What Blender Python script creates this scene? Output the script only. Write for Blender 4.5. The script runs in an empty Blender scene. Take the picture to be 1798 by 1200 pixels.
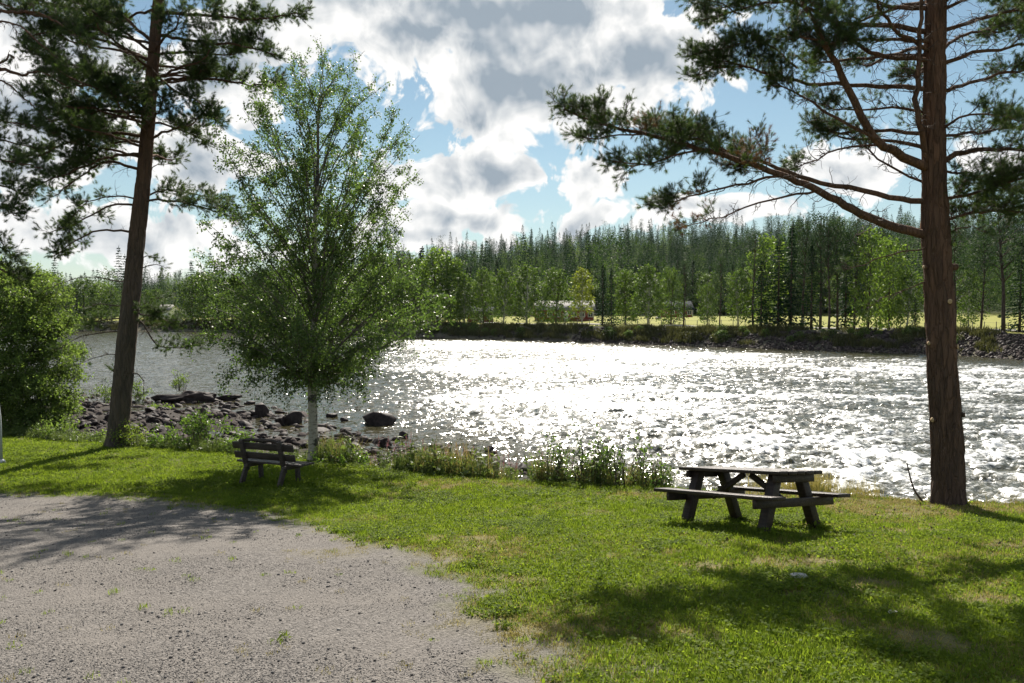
import bpy, math, random
import numpy as np
from mathutils import Vector, Matrix

# ------------------------------------------------------------------ camera, sky, sun
scene = bpy.context.scene
R = math.radians
CAM_Z = 1.7
PITCH = math.atan(55 / 1298.0)
cam_data = bpy.data.cameras.new('camera')
cam_data.sensor_width = 36.0
cam_data.lens = 26.0
cam_data.clip_start = 0.1
cam_data.clip_end = 9000
cam = bpy.data.objects.new('camera', cam_data)
cam.location = (0, 0, CAM_Z)
cam.rotation_euler = (R(90) - PITCH, 0, 0)
scene.collection.objects.link(cam)
scene.camera = cam

SUN_EL, SUN_AZ = R(41), R(3.5)          # azimuth measured from +Y towards +X
sun_data = bpy.data.lights.new('sun', 'SUN')
sun_data.energy = 5.0
sun_data.angle = R(0.53)
sun_data.color = (1.0, 0.93, 0.82)
sun = bpy.data.objects.new('sun', sun_data)
sun_dir = Vector((math.sin(SUN_AZ) * math.cos(SUN_EL), math.cos(SUN_AZ) * math.cos(SUN_EL), math.sin(SUN_EL)))
sun.rotation_euler = sun_dir.to_track_quat('Z', 'Y').to_euler()
scene.collection.objects.link(sun)

vs = scene.view_settings
vs.view_transform = 'Standard'
vs.look = 'None'
vs.gamma = 1.0
vs.use_curve_mapping = False
vs.exposure = 0.95
scene.render.engine = 'CYCLES'
scene.cycles.use_denoising = True
scene.cycles.max_bounces = 8
scene.cycles.transparent_max_bounces = 8
scene.cycles.transmission_bounces = 6
scene.cycles.diffuse_bounces = 4
scene.cycles.glossy_bounces = 3
scene.cycles.volume_bounces = 0
scene.cycles.sample_clamp_indirect = 4.0
scene.cycles.caustics_reflective = False
scene.cycles.caustics_refractive = False

world = bpy.data.worlds.new('World')
scene.world = world
world.use_nodes = True
SKY_STRENGTH = 0.050
world.cycles.sampling_method = 'MANUAL'
world.cycles.sample_map_resolution = 256


class NT:
    """small helper round a node tree"""
    def __init__(self, tree):
        self.t = tree

    def n(self, kind, **kw):
        nd = self.t.nodes.new(kind)
        for k, v in kw.items():
            setattr(nd, k, v)
        return nd

    def put(self, sock, v):
        if v is None:
            return
        if isinstance(v, bpy.types.NodeSocket):
            self.t.links.new(v, sock)
        else:
            if hasattr(sock, 'default_value'):
                try:
                    sock.default_value = v
                except Exception:
                    sock.default_value = tuple(v) + (1.0,)

    def m(self, op, a, b=None, c=None, clamp=False):
        nd = self.n('ShaderNodeMath', operation=op, use_clamp=clamp)
        self.put(nd.inputs[0], a)
        self.put(nd.inputs[1], b)
        self.put(nd.inputs[2], c)
        return nd.outputs[0]

    def step(self, v, a, b, lo=0.0, hi=1.0):
        nd = self.n('ShaderNodeMapRange', interpolation_type='SMOOTHSTEP')
        self.put(nd.inputs['Value'], v)
        self.put(nd.inputs['From Min'], a)
        self.put(nd.inputs['From Max'], b)
        self.put(nd.inputs['To Min'], lo)
        self.put(nd.inputs['To Max'], hi)
        return nd.outputs[0]

    def mix(self, f, a, b, blend='MIX'):
        nd = self.n('ShaderNodeMix', data_type='RGBA', blend_type=blend)
        self.put(nd.inputs[0], f)
        for s, v in ((nd.inputs[6], a), (nd.inputs[7], b)):
            if isinstance(v, bpy.types.NodeSocket):
                self.t.links.new(v, s)
            else:
                s.default_value = tuple(v)[:3] + (1.0,)
        return nd.outputs[2]

    def noise(self, vec, scale, detail=4.0, rough=0.55, dist=0.0, out=0, dim='3D'):
        nd = self.n('ShaderNodeTexNoise', noise_dimensions=dim)
        self.put(nd.inputs['Vector'], vec)
        nd.inputs['Scale'].default_value = scale
        nd.inputs['Detail'].default_value = detail
        nd.inputs['Roughness'].default_value = rough
        nd.inputs['Distortion'].default_value = dist
        return nd.outputs[out]

    def mapping(self, vec, scale=(1, 1, 1), loc=(0, 0, 0)):
        nd = self.n('ShaderNodeMapping')
        self.put(nd.inputs['Vector'], vec)
        nd.inputs['Scale'].default_value = scale
        nd.inputs['Location'].default_value = loc
        return nd.outputs[0]


# clouds: heaps of cumulus, given as (azimuth, elevation, half width, half height) in radians
def _ang(px, py, rx, ry):
    return (math.atan((px - 899) / 1298.0), (545 - py) / 1298.0, rx / 1298.0, ry / 1298.0)


CLOUDS = [_ang(*c) for c in [
    (900, 60, 300, 115), (930, 165, 215, 105), (1110, 130, 165, 80), (740, 100, 170, 80), (580, 40, 210, 80), (990, -70, 360, 100),
    (775, 322, 140, 66), (870, 315, 95, 50), (1030, 305, 95, 62), (800, 395, 190, 36), (1010, 393, 48, 28), (740, 425, 190, 24),
    (330, 300, 110, 58), (390, 170, 120, 80), (250, 428, 220, 48), (90, 140, 150, 95), (10, 290, 150, 90), (470, 100, 110, 70),
    (1530, 312, 85, 50), (1250, 385, 190, 26), (1740, 330, 70, 30), (1700, 20, 130, 45),
]]


def build_cloud_group():
    g = bpy.data.node_groups.new('cloud_density', 'ShaderNodeTree')
    g.interface.new_socket('P', in_out='INPUT', socket_type='NodeSocketVector')
    g.interface.new_socket('D', in_out='OUTPUT', socket_type='NodeSocketFloat')
    g.interface.new_socket('Rim', in_out='OUTPUT', socket_type='NodeSocketFloat')
    g.interface.new_socket('Body', in_out='OUTPUT', socket_type='NodeSocketFloat')
    h = NT(g)
    gi = h.n('NodeGroupInput').outputs[0]
    go = h.n('NodeGroupOutput')
    # warp, so that heaps lose their elliptic outline
    w = h.n('ShaderNodeTexNoise', noise_dimensions='2D')
    h.put(w.inputs['Vector'], gi)
    w.inputs['Scale'].default_value = 9.0
    w.inputs['Detail'].default_value = 2.0
    sub = h.n('ShaderNodeVectorMath', operation='SUBTRACT')
    h.put(sub.inputs[0], w.outputs['Color'])
    sub.inputs[1].default_value = (0.5, 0.5, 0.5)
    sc = h.n('ShaderNodeVectorMath', operation='MULTIPLY')
    h.put(sc.inputs[0], sub.outputs[0])
    sc.inputs[1].default_value = (0.11, 0.07, 0.0)
    ad = h.n('ShaderNodeVectorMath', operation='ADD')
    h.put(ad.inputs[0], gi)
    h.put(ad.inputs[1], sc.outputs[0])
    s = h.n('ShaderNodeSeparateXYZ')
    h.put(s.inputs[0], ad.outputs[0])
    az, el = s.outputs[0], s.outputs[1]
    cur = None
    for a, e, ra, re in CLOUDS:
        k = min(1.0, 0.38 + 6.0 * re)
        vm = h.n('ShaderNodeVectorMath', operation='MULTIPLY_ADD')
        h.put(vm.inputs[0], ad.outputs[0])
        vm.inputs[1].default_value = (1 / ra, 1 / re, 0)
        vm.inputs[2].default_value = (-a / ra, -e / re, 0)
        ln = h.n('ShaderNodeVectorMath', operation='LENGTH')
        h.put(ln.inputs[0], vm.outputs[0])
        v = h.m('MULTIPLY_ADD', ln.outputs['Value'], -k, k)
        cur = v if cur is None else h.m('SMOOTH_MAX', cur, v, 0.12)
    # the sky away from these heaps carries the same kind of cloud, laid out by noise
    big = h.noise(h.mapping(gi, (1.0, 1.7, 1.0), (3.1, 7.7, 0.0)), 3.2, 2.0, 0.5, dim='2D')
    gen = h.m('MULTIPLY_ADD', big, 3.2, -1.85)
    aa = h.m('ABSOLUTE', az)
    away = h.m('MAXIMUM', h.step(aa, 0.62, 0.85), h.step(el, 0.46, 0.62))
    gen = h.m('ADD', gen, h.m('MULTIPLY_ADD', away, 1.2, -1.2))
    cur = h.m('MAXIMUM', cur, gen)
    cur = h.m('MAXIMUM', cur, -0.6)
    f1 = h.noise(gi, 13.0, 7.0, 0.52, 0.0, dim='2D')
    vo = h.n('ShaderNodeTexVoronoi', feature='F1', voronoi_dimensions='2D', normalize=True)
    h.put(vo.inputs['Vector'], ad.outputs[0])
    vo.inputs['Scale'].default_value = 30.0
    vo.inputs['Detail'].default_value = 3.0
    vo.inputs['Roughness'].default_value = 0.6
    puff = h.m('MULTIPLY_ADD', vo.outputs['Distance'], -0.9, 0.30)
    d = h.m('MULTIPLY_ADD', f1, 1.2, -0.60)
    d = h.m('ADD', h.m('ADD', cur, d), puff)
    up = h.n('ShaderNodeVectorMath', operation='ADD')
    h.put(up.inputs[0], gi)
    up.inputs[1].default_value = (0.002, 0.020, 0.0)
    f2 = h.noise(up.outputs[0], 13.0, 3.0, 0.52, 0.0, dim='2D')
    f3 = h.noise(gi, 13.0, 3.0, 0.52, 0.0, dim='2D')
    h.put(go.inputs[0], d)
    h.put(go.inputs[1], h.m('SUBTRACT', f3, f2))
    h.put(go.inputs[2], h.m('ADD', h.m('MULTIPLY', cur, 0.85), h.m('ADD', h.m('MULTIPLY', puff, 0.5), h.m('MULTIPLY_ADD', f1, 0.9, -0.45))))
    return g


def build_world():
    h = NT(world.node_tree)
    for nd in list(world.node_tree.nodes):
        world.node_tree.nodes.remove(nd)
    out = h.n('ShaderNodeOutputWorld')
    bg = h.n('ShaderNodeBackground')
    bg.inputs['Strength'].default_value = SKY_STRENGTH
    h.put(out.inputs[0], bg.outputs[0])
    sky = h.n('ShaderNodeTexSky', sky_type='NISHITA')
    sky.sun_disc = False
    sky.sun_elevation = SUN_EL
    sky.sun_rotation = SUN_AZ
    sky.altitude = 200
    sky.air_density = 1.0
    sky.dust_density = 0.15
    sky.ozone_density = 1.6
    tc = h.n('ShaderNodeTexCoord')
    s = h.n('ShaderNodeSeparateXYZ')
    h.put(s.inputs[0], tc.outputs['Generated'])
    az = h.m('ARCTAN2', s.outputs[0], s.outputs[1])
    el = h.m('ARCSINE', s.outputs[2])
    p = h.n('ShaderNodeCombineXYZ')
    h.put(p.inputs[0], az)
    h.put(p.inputs[1], el)
    grp = build_cloud_group()
    d1 = h.n('ShaderNodeGroup', node_tree=grp)
    h.put(d1.inputs[0], p.outputs[0])
    D = d1.outputs[0]
    alpha = h.step(D, -0.02, 0.14)
    thick = h.step(d1.outputs[2], 0.05, 0.66)                       # thick cloud lets less sunlight through
    rim = h.m('MULTIPLY', d1.outputs[1], 4.5)  # sun-facing upper sides are brighter
    light = h.m('SUBTRACT', 1.04, h.m('MULTIPLY', thick, 0.92))
    light = h.m('ADD', light, h.m('MULTIPLY', rim, 0.6))
    light = h.m('MINIMUM', h.m('MAXIMUM', light, 0.04), 1.1)
    col = h.mix(light, (3.3, 4.05, 4.8), (10.8, 10.7, 10.5))
    skyc = h.mix(1.0, sky.outputs[0], (1.04, 1.09, 0.95), 'MULTIPLY')
    low = h.step(el, 0.0, 0.28, 0.42, 0.03)
    skyc = h.mix(low, skyc, (5.4, 6.0, 6.7))
    h.put(bg.inputs['Color'], h.mix(alpha, skyc, col))


build_world()


# ------------------------------------------------------------------ helpers
def link(o):
    scene.collection.objects.link(o)
    return o


def tag(o, label=None, cat=None, group=None, kind=None):
    if label: o['label'] = label
    if cat: o['category'] = cat
    if group: o['group'] = group
    if kind: o['kind'] = kind
    return o


def empty(name, loc=(0, 0, 0), rz=0.0):
    o = bpy.data.objects.new(name, None)
    o.location = loc
    o.rotation_euler = (0, 0, rz)
    o.empty_display_size = 0.2
    return link(o)


def at(px, py, Y):
    """the point at depth Y (metres along +Y) seen at photo pixel (px, py)"""
    u = (px - 899) / 1298.0
    v = (600 - py) / 1298.0
    dy = math.cos(PITCH) + v * math.sin(PITCH)
    dz = -math.sin(PITCH) + v * math.cos(PITCH)
    return np.array([u / dy * Y, Y, CAM_Z + dz / dy * Y])


def _hash(ix, iy, iz, seed):
    h = (ix.astype(np.int64) * 374761393 + iy.astype(np.int64) * 668265263 + iz.astype(np.int64) * 2147483647 + seed * 974711) & 0xFFFFFFFF
    h = ((h ^ (h >> 13)) * 1274126177) & 0xFFFFFFFF
    h = (h ^ (h >> 16)) & 0xFFFFFFFF
    return h.astype(np.float64) / 4294967295.0


def vnoise(x, y, z=0.0, seed=0):
    """smooth value noise in -1..1"""
    x, y, z = np.broadcast_arrays(np.asarray(x, float), np.asarray(y, float), np.asarray(z, float))
    x0, y0, z0 = np.floor(x), np.floor(y), np.floor(z)
    fx, fy, fz = x - x0, y - y0, z - z0
    fx = fx * fx * fx * (fx * (fx * 6 - 15) + 10)
    fy = fy * fy * fy * (fy * (fy * 6 - 15) + 10)
    fz = fz * fz * fz * (fz * (fz * 6 - 15) + 10)
    r = 0
    for i in (0, 1):
        for j in (0, 1):
            for k in (0, 1):
                w = (fx if i else 1 - fx) * (fy if j else 1 - fy) * (fz if k else 1 - fz)
                r = r + w * _hash(x0 + i, y0 + j, z0 + k, seed)
    return r * 2 - 1


def fbm(x, y, z=0.0, octaves=4, seed=0, gain=0.5):
    a, s, tot = 1.0, 0.0, 0.0
    for o in range(octaves):
        s = s + a * vnoise(np.asarray(x) * 2 ** o + 17.3 * o, np.asarray(y) * 2 ** o - 9.1 * o, np.asarray(z) * 2 ** o, seed + o)
        tot += a
        a *= gain
    return s / tot


def sstep(x, a, b):
    t = np.clip((np.asarray(x, float) - a) / (b - a), 0, 1)
    return t * t * (3 - 2 * t)


def norm(v):
    v = np.asarray(v, float)
    return v / (np.linalg.norm(v, axis=-1, keepdims=True) + 1e-12)


def new_mesh(name, V, quads=None, tris=None, smooth=False):
    me = bpy.data.meshes.new(name)
    V = np.ascontiguousarray(V, dtype=np.float32)
    nq = 0 if quads is None else len(quads)
    nt = 0 if tris is None else len(tris)
    me.vertices.add(len(V))
    me.vertices.foreach_set('co', V.ravel())
    loops = []
    starts = []
    if nq:
        loops.append(np.asarray(quads, np.int32).ravel())
        starts.append(np.arange(nq, dtype=np.int32) * 4)
    if nt:
        loops.append(np.asarray(tris, np.int32).ravel())
        starts.append(np.arange(nt, dtype=np.int32) * 3 + nq * 4)
    if loops:
        lp = np.concatenate(loops)
        me.loops.add(len(lp))
        me.loops.foreach_set('vertex_index', lp)
        me.polygons.add(nq + nt)
        me.polygons.foreach_set('loop_start', np.concatenate(starts))
        if smooth:
            me.polygons.foreach_set('use_smooth', np.ones(nq + nt, dtype=bool))
    me.update(calc_edges=True)
    me.validate()
    return me


class MB:
    def __init__(self):
        self.V, self.Q, self.T, self.n = [], [], [], 0

    def add(self, V, quads=None, tris=None):
        V = np.asarray(V, float)
        if quads is not None and len(quads):
            self.Q.append(np.asarray(quads) + self.n)
        if tris is not None and len(tris):
            self.T.append(np.asarray(tris) + self.n)
        self.V.append(V)
        self.n += len(V)

    def tube(self, P, rad, sides=6, cap=True):
        P = np.asarray(P, float)
        rad = np.asarray(rad, float) * np.ones(len(P))
        T = norm(np.gradient(P, axis=0))
        ref = np.array([0.0, 0.0, 1.0]) if abs(T[:, 2]).mean() < 0.8 else np.array([0.0, 1.0, 0.0])
        A = norm(np.cross(T, ref))
        B = np.cross(T, A)
        ang = np.arange(sides) * 2 * math.pi / sides
        ring = np.cos(ang)[None, :, None] * A[:, None] + np.sin(ang)[None, :, None] * B[:, None]
        V = P[:, None] + ring * rad[:, None, None]
        n = len(P)
        i = np.arange(n - 1)[:, None] * sides
        j = np.arange(sides)[None]
        k = (j + 1) % sides
        q = np.stack([i + j, i + k, i + sides + k, i + sides + j], -1).reshape(-1, 4)
        V = V.reshape(-1, 3)
        tr = None
        if cap:
            V = np.vstack([V, P[:1], P[-1:]])
            jj = np.arange(sides)
            kk = (jj + 1) % sides
            b = (n - 1) * sides
            tr = np.vstack([np.stack([kk, jj, np.full(sides, n * sides)], -1),
                            np.stack([b + jj, b + kk, np.full(sides, n * sides + 1)], -1)])
        self.add(V, q, tr)

    def box(self, c, size, M=None, taper=None):
        """box centred at c; M a 3x3 whose columns are the box axes"""
        s = np.array([[x, y, z] for x in (-.5, .5) for y in (-.5, .5) for z in (-.5, .5)]) * np.asarray(size)
        if M is not None:
            s = s @ np.asarray(M).T
        q = [[0, 1, 3, 2], [4, 6, 7, 5], [0, 4, 5, 1], [2, 3, 7, 6], [0, 2, 6, 4], [1, 5, 7, 3]]
        self.add(s + np.asarray(c), q)

    def beam(self, a, b, w, t, up=(0, 0, 1)):
        """a rectangular beam from a to b: w across, t along 'up'"""
        a, b = np.asarray(a, float), np.asarray(b, float)
        d = norm(b - a)
        side = norm(np.cross(np.asarray(up, float), d))
        u = np.cross(d, side)
        self.box((a + b) / 2, (np.linalg.norm(b - a), w, t), np.stack([d, side, u], 1))

    def mesh(self, name, smooth=False):
        V = np.vstack(self.V) if self.V else np.zeros((0, 3))
        return new_mesh(name, V, np.vstack(self.Q) if self.Q else None, np.vstack(self.T) if self.T else None, smooth)

    def build(self, name, mat, parent=None, smooth=False, bevel=0.0):
        o = bpy.data.objects.new(name, self.mesh(name, smooth))
        o.data.materials.append(mat)
        link(o)
        if parent is not None:
            o.parent = parent
        if bevel:
            md = o.modifiers.new('bevel', 'BEVEL')
            md.width = bevel
            md.segments = 2
            md.limit_method = 'ANGLE'
        return o


def obj(name, mesh, mat=None, parent=None):
    o = bpy.data.objects.new(name, mesh)
    if mat is not None and not mesh.materials:
        mesh.materials.append(mat)
    link(o)
    if parent is not None:
        o.parent = parent
    return o


def spline(C, n):
    C = np.asarray(C, float)
    if len(C) == 2:
        t = np.linspace(0, 1, n)[:, None]
        return C[0] * (1 - t) + C[1] * t
    P = np.vstack([2 * C[0] - C[1], C, 2 * C[-1] - C[-2]])
    m = len(C) - 1
    u = np.linspace(0, m, n)
    i = np.minimum(u.astype(int), m - 1)
    f = (u - i)[:, None]
    p0, p1, p2, p3 = P[i], P[i + 1], P[i + 2], P[i + 3]
    return 0.5 * ((2 * p1) + (-p0 + p2) * f + (2 * p0 - 5 * p1 + 4 * p2 - p3) * f ** 2 + (-p0 + 3 * p1 - 3 * p2 + p3) * f ** 3)


def place(template_V, template_F, pos, direc, scale, rng, roll=None):
    """copies of a small template, its x axis along direc; returns V, F"""
    pos, direc = np.asarray(pos, float), norm(direc)
    n = len(pos)
    scale = np.asarray(scale, float) * np.ones(n)
    ref = norm(rng.normal(size=(n, 3))) if roll is None else np.asarray(roll, float) * np.ones((n, 3))
    B = norm(np.cross(direc, ref))
    Cc = np.cross(direc, B)
    M = np.stack([direc, B, Cc], 2)
    V = np.einsum('nij,vj->nvi', M, template_V) * scale[:, None, None] + pos[:, None]
    k = len(template_V)
    F = (np.arange(n) * k)[:, None, None] + template_F[None]
    return V.reshape(-1, 3), F.reshape(-1, template_F.shape[1])


# ------------------------------------------------------------------ materials
MATS = {}


def material(name):
    m = bpy.data.materials.new(name)
    m.use_nodes = True
    t = m.node_tree
    h = NT(t)
    b = t.nodes['Principled BSDF']
    MATS[name] = m
    return m, h, b


def leaf_mat(name, c1, c2, trans=0.4, tcol=None, rough=0.5, spec=0.35, inst=False):
    m, h, b = material(name)
    g = h.n('ShaderNodeNewGeometry')
    r = g.outputs['Random Per Island']
    if inst:
        oi = h.n('ShaderNodeObjectInfo')
        r = h.m('MULTIPLY_ADD', oi.outputs['Random'], 0.6, h.m('MULTIPLY', r, 0.4))
    c = h.mix(r, c1, c2)
    h.put(b.inputs['Base Color'], c)
    b.inputs['Roughness'].default_value = rough
    b.inputs['Specular IOR Level'].default_value = spec
    tr = h.n('ShaderNodeBsdfTranslucent')
    k = tcol or (1.35, 1.5, 0.75)
    h.put(tr.inputs['Color'], h.mix(1.0, c, k, 'MULTIPLY'))
    ms = h.n('ShaderNodeMixShader')
    ms.inputs[0].default_value = trans
    h.put(ms.inputs[1], b.outputs[0])
    h.put(ms.inputs[2], tr.outputs[0])
    h.put(m.node_tree.nodes['Material Output'].inputs[0], ms.outputs[0])
    return m


def plain_mat(name, c1, c2, scale=4.0, rough=0.8, bump=0.0, bscale=30.0, stretch=(1, 1, 1), spec=0.3, coord='Object'):
    m, h, b = material(name)
    tc = h.n('ShaderNodeTexCoord')
    v = h.mapping(tc.outputs[coord], stretch)
    n = h.noise(v, scale, 6.0, 0.62)
    h.put(b.inputs['Base Color'], h.mix(h.step(n, 0.3, 0.7), c1, c2))
    b.inputs['Roughness'].default_value = rough
    b.inputs['Specular IOR Level'].default_value = spec
    if bump:
        bp = h.n('ShaderNodeBump')
        bp.inputs['Strength'].default_value = 1.0
        bp.inputs['Distance'].default_value = bump
        h.put(bp.inputs['Height'], h.noise(v, bscale, 6.0, 0.65))
        h.put(b.inputs['Normal'], bp.outputs[0])
    return m


M_pine_needle = leaf_mat('pine_needles', (0.026, 0.048, 0.022), (0.085, 0.120, 0.042), 0.45, (1.3, 1.4, 0.7), 0.6, 0.2)
M_brown_needle = leaf_mat('brown_needles', (0.105, 0.062, 0.030), (0.19, 0.105, 0.048), 0.35, (1.2, 1.1, 0.9), 0.6, 0.2)
M_birch_leaf = leaf_mat('birch_leaves', (0.048, 0.085, 0.028), (0.135, 0.190, 0.062), 0.48, (1.35, 1.5, 0.7), 0.42, 0.38)
M_willow_leaf = leaf_mat('willow_leaves', (0.078, 0.128, 0.034), (0.180, 0.240, 0.075), 0.56, (1.35, 1.42, 0.72), 0.5, 0.3)
M_bush_leaf = leaf_mat('bush_leaves', (0.060, 0.115, 0.025), (0.150, 0.220, 0.050), 0.45, (1.4, 1.5, 0.7), 0.42, 0.45)
M_weed = leaf_mat('weed_leaves', (0.075, 0.120, 0.030), (0.180, 0.220, 0.070), 0.42, (1.3, 1.35, 0.8), 0.5, 0.4, True)
M_bloom = leaf_mat('fireweed_blooms', (0.30, 0.10, 0.17), (0.38, 0.24, 0.20), 0.4, (1.2, 1.1, 1.1), 0.6, 0.2)
M_grass = leaf_mat('grass_blades', (0.078, 0.132, 0.016), (0.212, 0.270, 0.044), 0.58, (1.36, 1.38, 0.68), 0.65, 0.10, True)
M_dry = leaf_mat('dry_grass_blades', (0.22, 0.185, 0.060), (0.36, 0.31, 0.12), 0.45, (1.2, 1.2, 0.9), 0.7, 0.1, True)
M_far_birch = leaf_mat('far_birch_leaves', (0.042, 0.080, 0.020), (0.115, 0.165, 0.042), 0.4, (1.4, 1.5, 0.7), 0.6, 0.2)
M_far_yellow = leaf_mat('far_yellow_leaves', (0.120, 0.160, 0.022), (0.220, 0.250, 0.036), 0.45, (1.4, 1.4, 0.7), 0.5, 0.4)
M_far_spruce = leaf_mat('far_spruce_needles', (0.011, 0.029, 0.014), (0.030, 0.062, 0.026), 0.2, (1.3, 1.5, 0.7), 0.7, 0.12)
M_far_pine = leaf_mat('far_pine_needles', (0.022, 0.045, 0.024), (0.055, 0.085, 0.036), 0.25, (1.3, 1.5, 0.7), 0.7, 0.15)

M_wood_old = plain_mat('weathered_wood', (0.034, 0.026, 0.022), (0.085, 0.066, 0.056), 7.0, 0.5, 0.004, 40.0, (0.35, 6, 6), 0.3)
M_wood_dark = plain_mat('tarred_wood', (0.017, 0.010, 0.007), (0.046, 0.029, 0.021), 6.0, 0.42, 0.003, 40.0, (0.35, 6, 6), 0.32)
M_cut = plain_mat('cut_wood', (0.34, 0.24, 0.14), (0.48, 0.36, 0.22), 30.0, 0.8)
M_twig = plain_mat('twig_bark', (0.050, 0.036, 0.030), (0.110, 0.078, 0.062), 14.0, 0.85)
M_far_trunk = plain_mat('far_trunk_bark', (0.045, 0.034, 0.028), (0.10, 0.07, 0.055), 3.0, 0.9)
M_far_white = plain_mat('far_birch_bark', (0.30, 0.29, 0.27), (0.42, 0.41, 0.38), 2.0, 0.8)
M_rock = plain_mat('river_rock', (0.014, 0.010, 0.010), (0.052, 0.038, 0.035), 3.5, 0.65, 0.014, 14.0, (1, 1, 1), 0.18)
M_rock_dry = plain_mat('dry_stone', (0.034, 0.027, 0.026), (0.105, 0.082, 0.075), 4.0, 0.85, 0.014, 14.0, (1, 1, 1), 0.12)
M_pale_stone = plain_mat('pale_stone', (0.38, 0.37, 0.34), (0.55, 0.54, 0.5), 9.0, 0.8, 0.01, 20.0)
M_pole = plain_mat('galvanised_steel', (0.42, 0.44, 0.46), (0.52, 0.54, 0.56), 5.0, 0.45, 0, 30, (1, 1, .2), 0.5)
M_red = plain_mat('falu_red_boards', (0.16, 0.025, 0.020), (0.21, 0.036, 0.028), 2.0, 0.85)
M_white = plain_mat('white_paint', (0.70, 0.70, 0.68), (0.80, 0.80, 0.78), 2.0, 0.6)
M_roof_pale = plain_mat('pale_metal_roof', (0.19, 0.185, 0.18), (0.26, 0.25, 0.24), 1.5, 0.85, 0, 30, (1, 1, 1), 0.1)
M_roof_blue = plain_mat('grey_metal_roof', (0.022, 0.027, 0.032), (0.040, 0.046, 0.052), 1.5, 0.9, 0, 30, (1, 1, 1), 0.05)
M_post = plain_mat('grey_post', (0.14, 0.125, 0.11), (0.24, 0.22, 0.20), 6.0, 0.9)
M_road = plain_mat('gravel_road', (0.22, 0.205, 0.19), (0.30, 0.285, 0.265), 1.2, 0.95)


def glass_mat():
    m, h, b = material('window_glass')
    b.inputs['Base Color'].default_value = (0.03, 0.035, 0.04, 1)
    b.inputs['Roughness'].default_value = 0.05
    return m


M_glass = glass_mat()


def bark_mat(name, lo1, lo2, hi1, hi2, z0, z1, bump=0.02, stretch=(9, 9, 1.6)):
    """fissured pine bark: grey-brown below, reddish above z1"""
    m, h, b = material(name)
    tc = h.n('ShaderNodeTexCoord')
    v = h.mapping(tc.outputs['Object'], stretch)
    vo = h.n('ShaderNodeTexVoronoi', feature='DISTANCE_TO_EDGE')
    wv = h.n('ShaderNodeVectorMath', operation='ADD')
    h.put(wv.inputs[0], v)
    ns = h.n('ShaderNodeTexNoise')
    h.put(ns.inputs['Vector'], v)
    ns.inputs['Scale'].default_value = 1.6
    ns.inputs['Detail'].default_value = 4
    h.put(wv.inputs[1], ns.outputs['Color'])
    h.put(vo.inputs['Vector'], wv.outputs[0])
    vo.inputs['Scale'].default_value = 1.5
    crack = h.step(vo.outputs['Distance'], 0.0, 0.16)
    n = h.noise(v, 2.2, 6, 0.65)
    s = h.n('ShaderNodeSeparateXYZ')
    h.put(s.inputs[0], tc.outputs['Object'])
    hz = h.step(s.outputs[2], z0, z1)
    lo = h.mix(n, lo1, lo2)
    hi = h.mix(n, hi1, hi2)
    c = h.mix(hz, lo, hi)
    pl = h.n('ShaderNodeTexVoronoi', feature='F1')
    h.put(pl.inputs['Vector'], wv.outputs[0])
    pl.inputs['Scale'].default_value = 1.5
    pc = h.n('ShaderNodeSeparateColor')
    h.put(pc.inputs[0], pl.outputs['Color'])
    c = h.mix(h.m('MULTIPLY', pc.outputs[0], 0.75), c, h.mix(1.0, c, (1.7, 1.55, 1.45), 'MULTIPLY'))
    h.put(b.inputs['Base Color'], c)
    b.inputs['Roughness'].default_value = 0.9
    b.inputs['Specular IOR Level'].default_value = 0.15
    bp = h.n('ShaderNodeBump')
    bp.inputs['Distance'].default_value = bump
    h.put(bp.inputs['Height'], h.m('ADD', crack, h.m('MULTIPLY', n, 0.7)))
    h.put(b.inputs['Normal'], bp.outputs[0])
    return m


M_bark_grey = bark_mat('grey_pine_bark', (0.050, 0.043, 0.037), (0.115, 0.098, 0.084), (0.075, 0.048, 0.034), (0.14, 0.085, 0.056), 3.0, 9.0)
M_bark = bark_mat('pine_bark', (0.042, 0.031, 0.027), (0.098, 0.070, 0.057), (0.080, 0.050, 0.036), (0.15, 0.088, 0.058), -0.5, 7.0)


def birch_bark():
    m, h, b = material('birch_bark')
    tc = h.n('ShaderNodeTexCoord')
    v = h.mapping(tc.outputs['Object'], (6, 6, 30))
    n = h.noise(v, 1.2, 4, 0.6)
    base = h.mix(n, (0.30, 0.265, 0.215), (0.48, 0.43, 0.37))
    d1 = h.step(h.noise(h.mapping(tc.outputs['Object'], (9, 9, 45)), 1.0, 3, 0.5), 0.55, 0.62)
    d2 = h.step(h.noise(h.mapping(tc.outputs['Object'], (2.6, 2.6, 3.4), (4, 2, 9)), 1.0, 4, 0.6), 0.555, 0.60)
    d = h.m('MAXIMUM', h.m('MULTIPLY', d1, 0.7), d2)
    h.put(b.inputs['Base Color'], h.mix(d, base, (0.045, 0.04, 0.036)))
    b.inputs['Roughness'].default_value = 0.75
    bp = h.n('ShaderNodeBump')
    bp.inputs['Distance'].default_value = 0.006
    h.put(bp.inputs['Height'], d)
    h.put(b.inputs['Normal'], bp.outputs[0])
    return m


M_birch_bark = birch_bark()

# ------------------------------------------------------------------ the lie of the land
WATER_Z = CAM_Z - 5.6


def interp(x, table):
    t = np.asarray(table, float)
    return np.interp(x, t[:, 0], t[:, 1])


EDGE = [(-45, 27), (-16, 23.0), (-10.8, 20.2), (-6.6, 18.2), (-4.5, 17.0), (-2.3, 15.4), (0, 14.3), (2.6, 13.5), (4.4, 12.8), (6.8, 11.9), (7.8, 11.6), (15, 10.8), (45, 9)]
SHORE = [(-60, 54), (-30, 49), (-21, 47.5), (-16, 44), (-13, 41), (-9, 35), (-5, 31.5), (-2.5, 29.5), (0, 26.0), (3, 20.0), (7, 17.5), (15, 15.5), (45, 14)]


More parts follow.
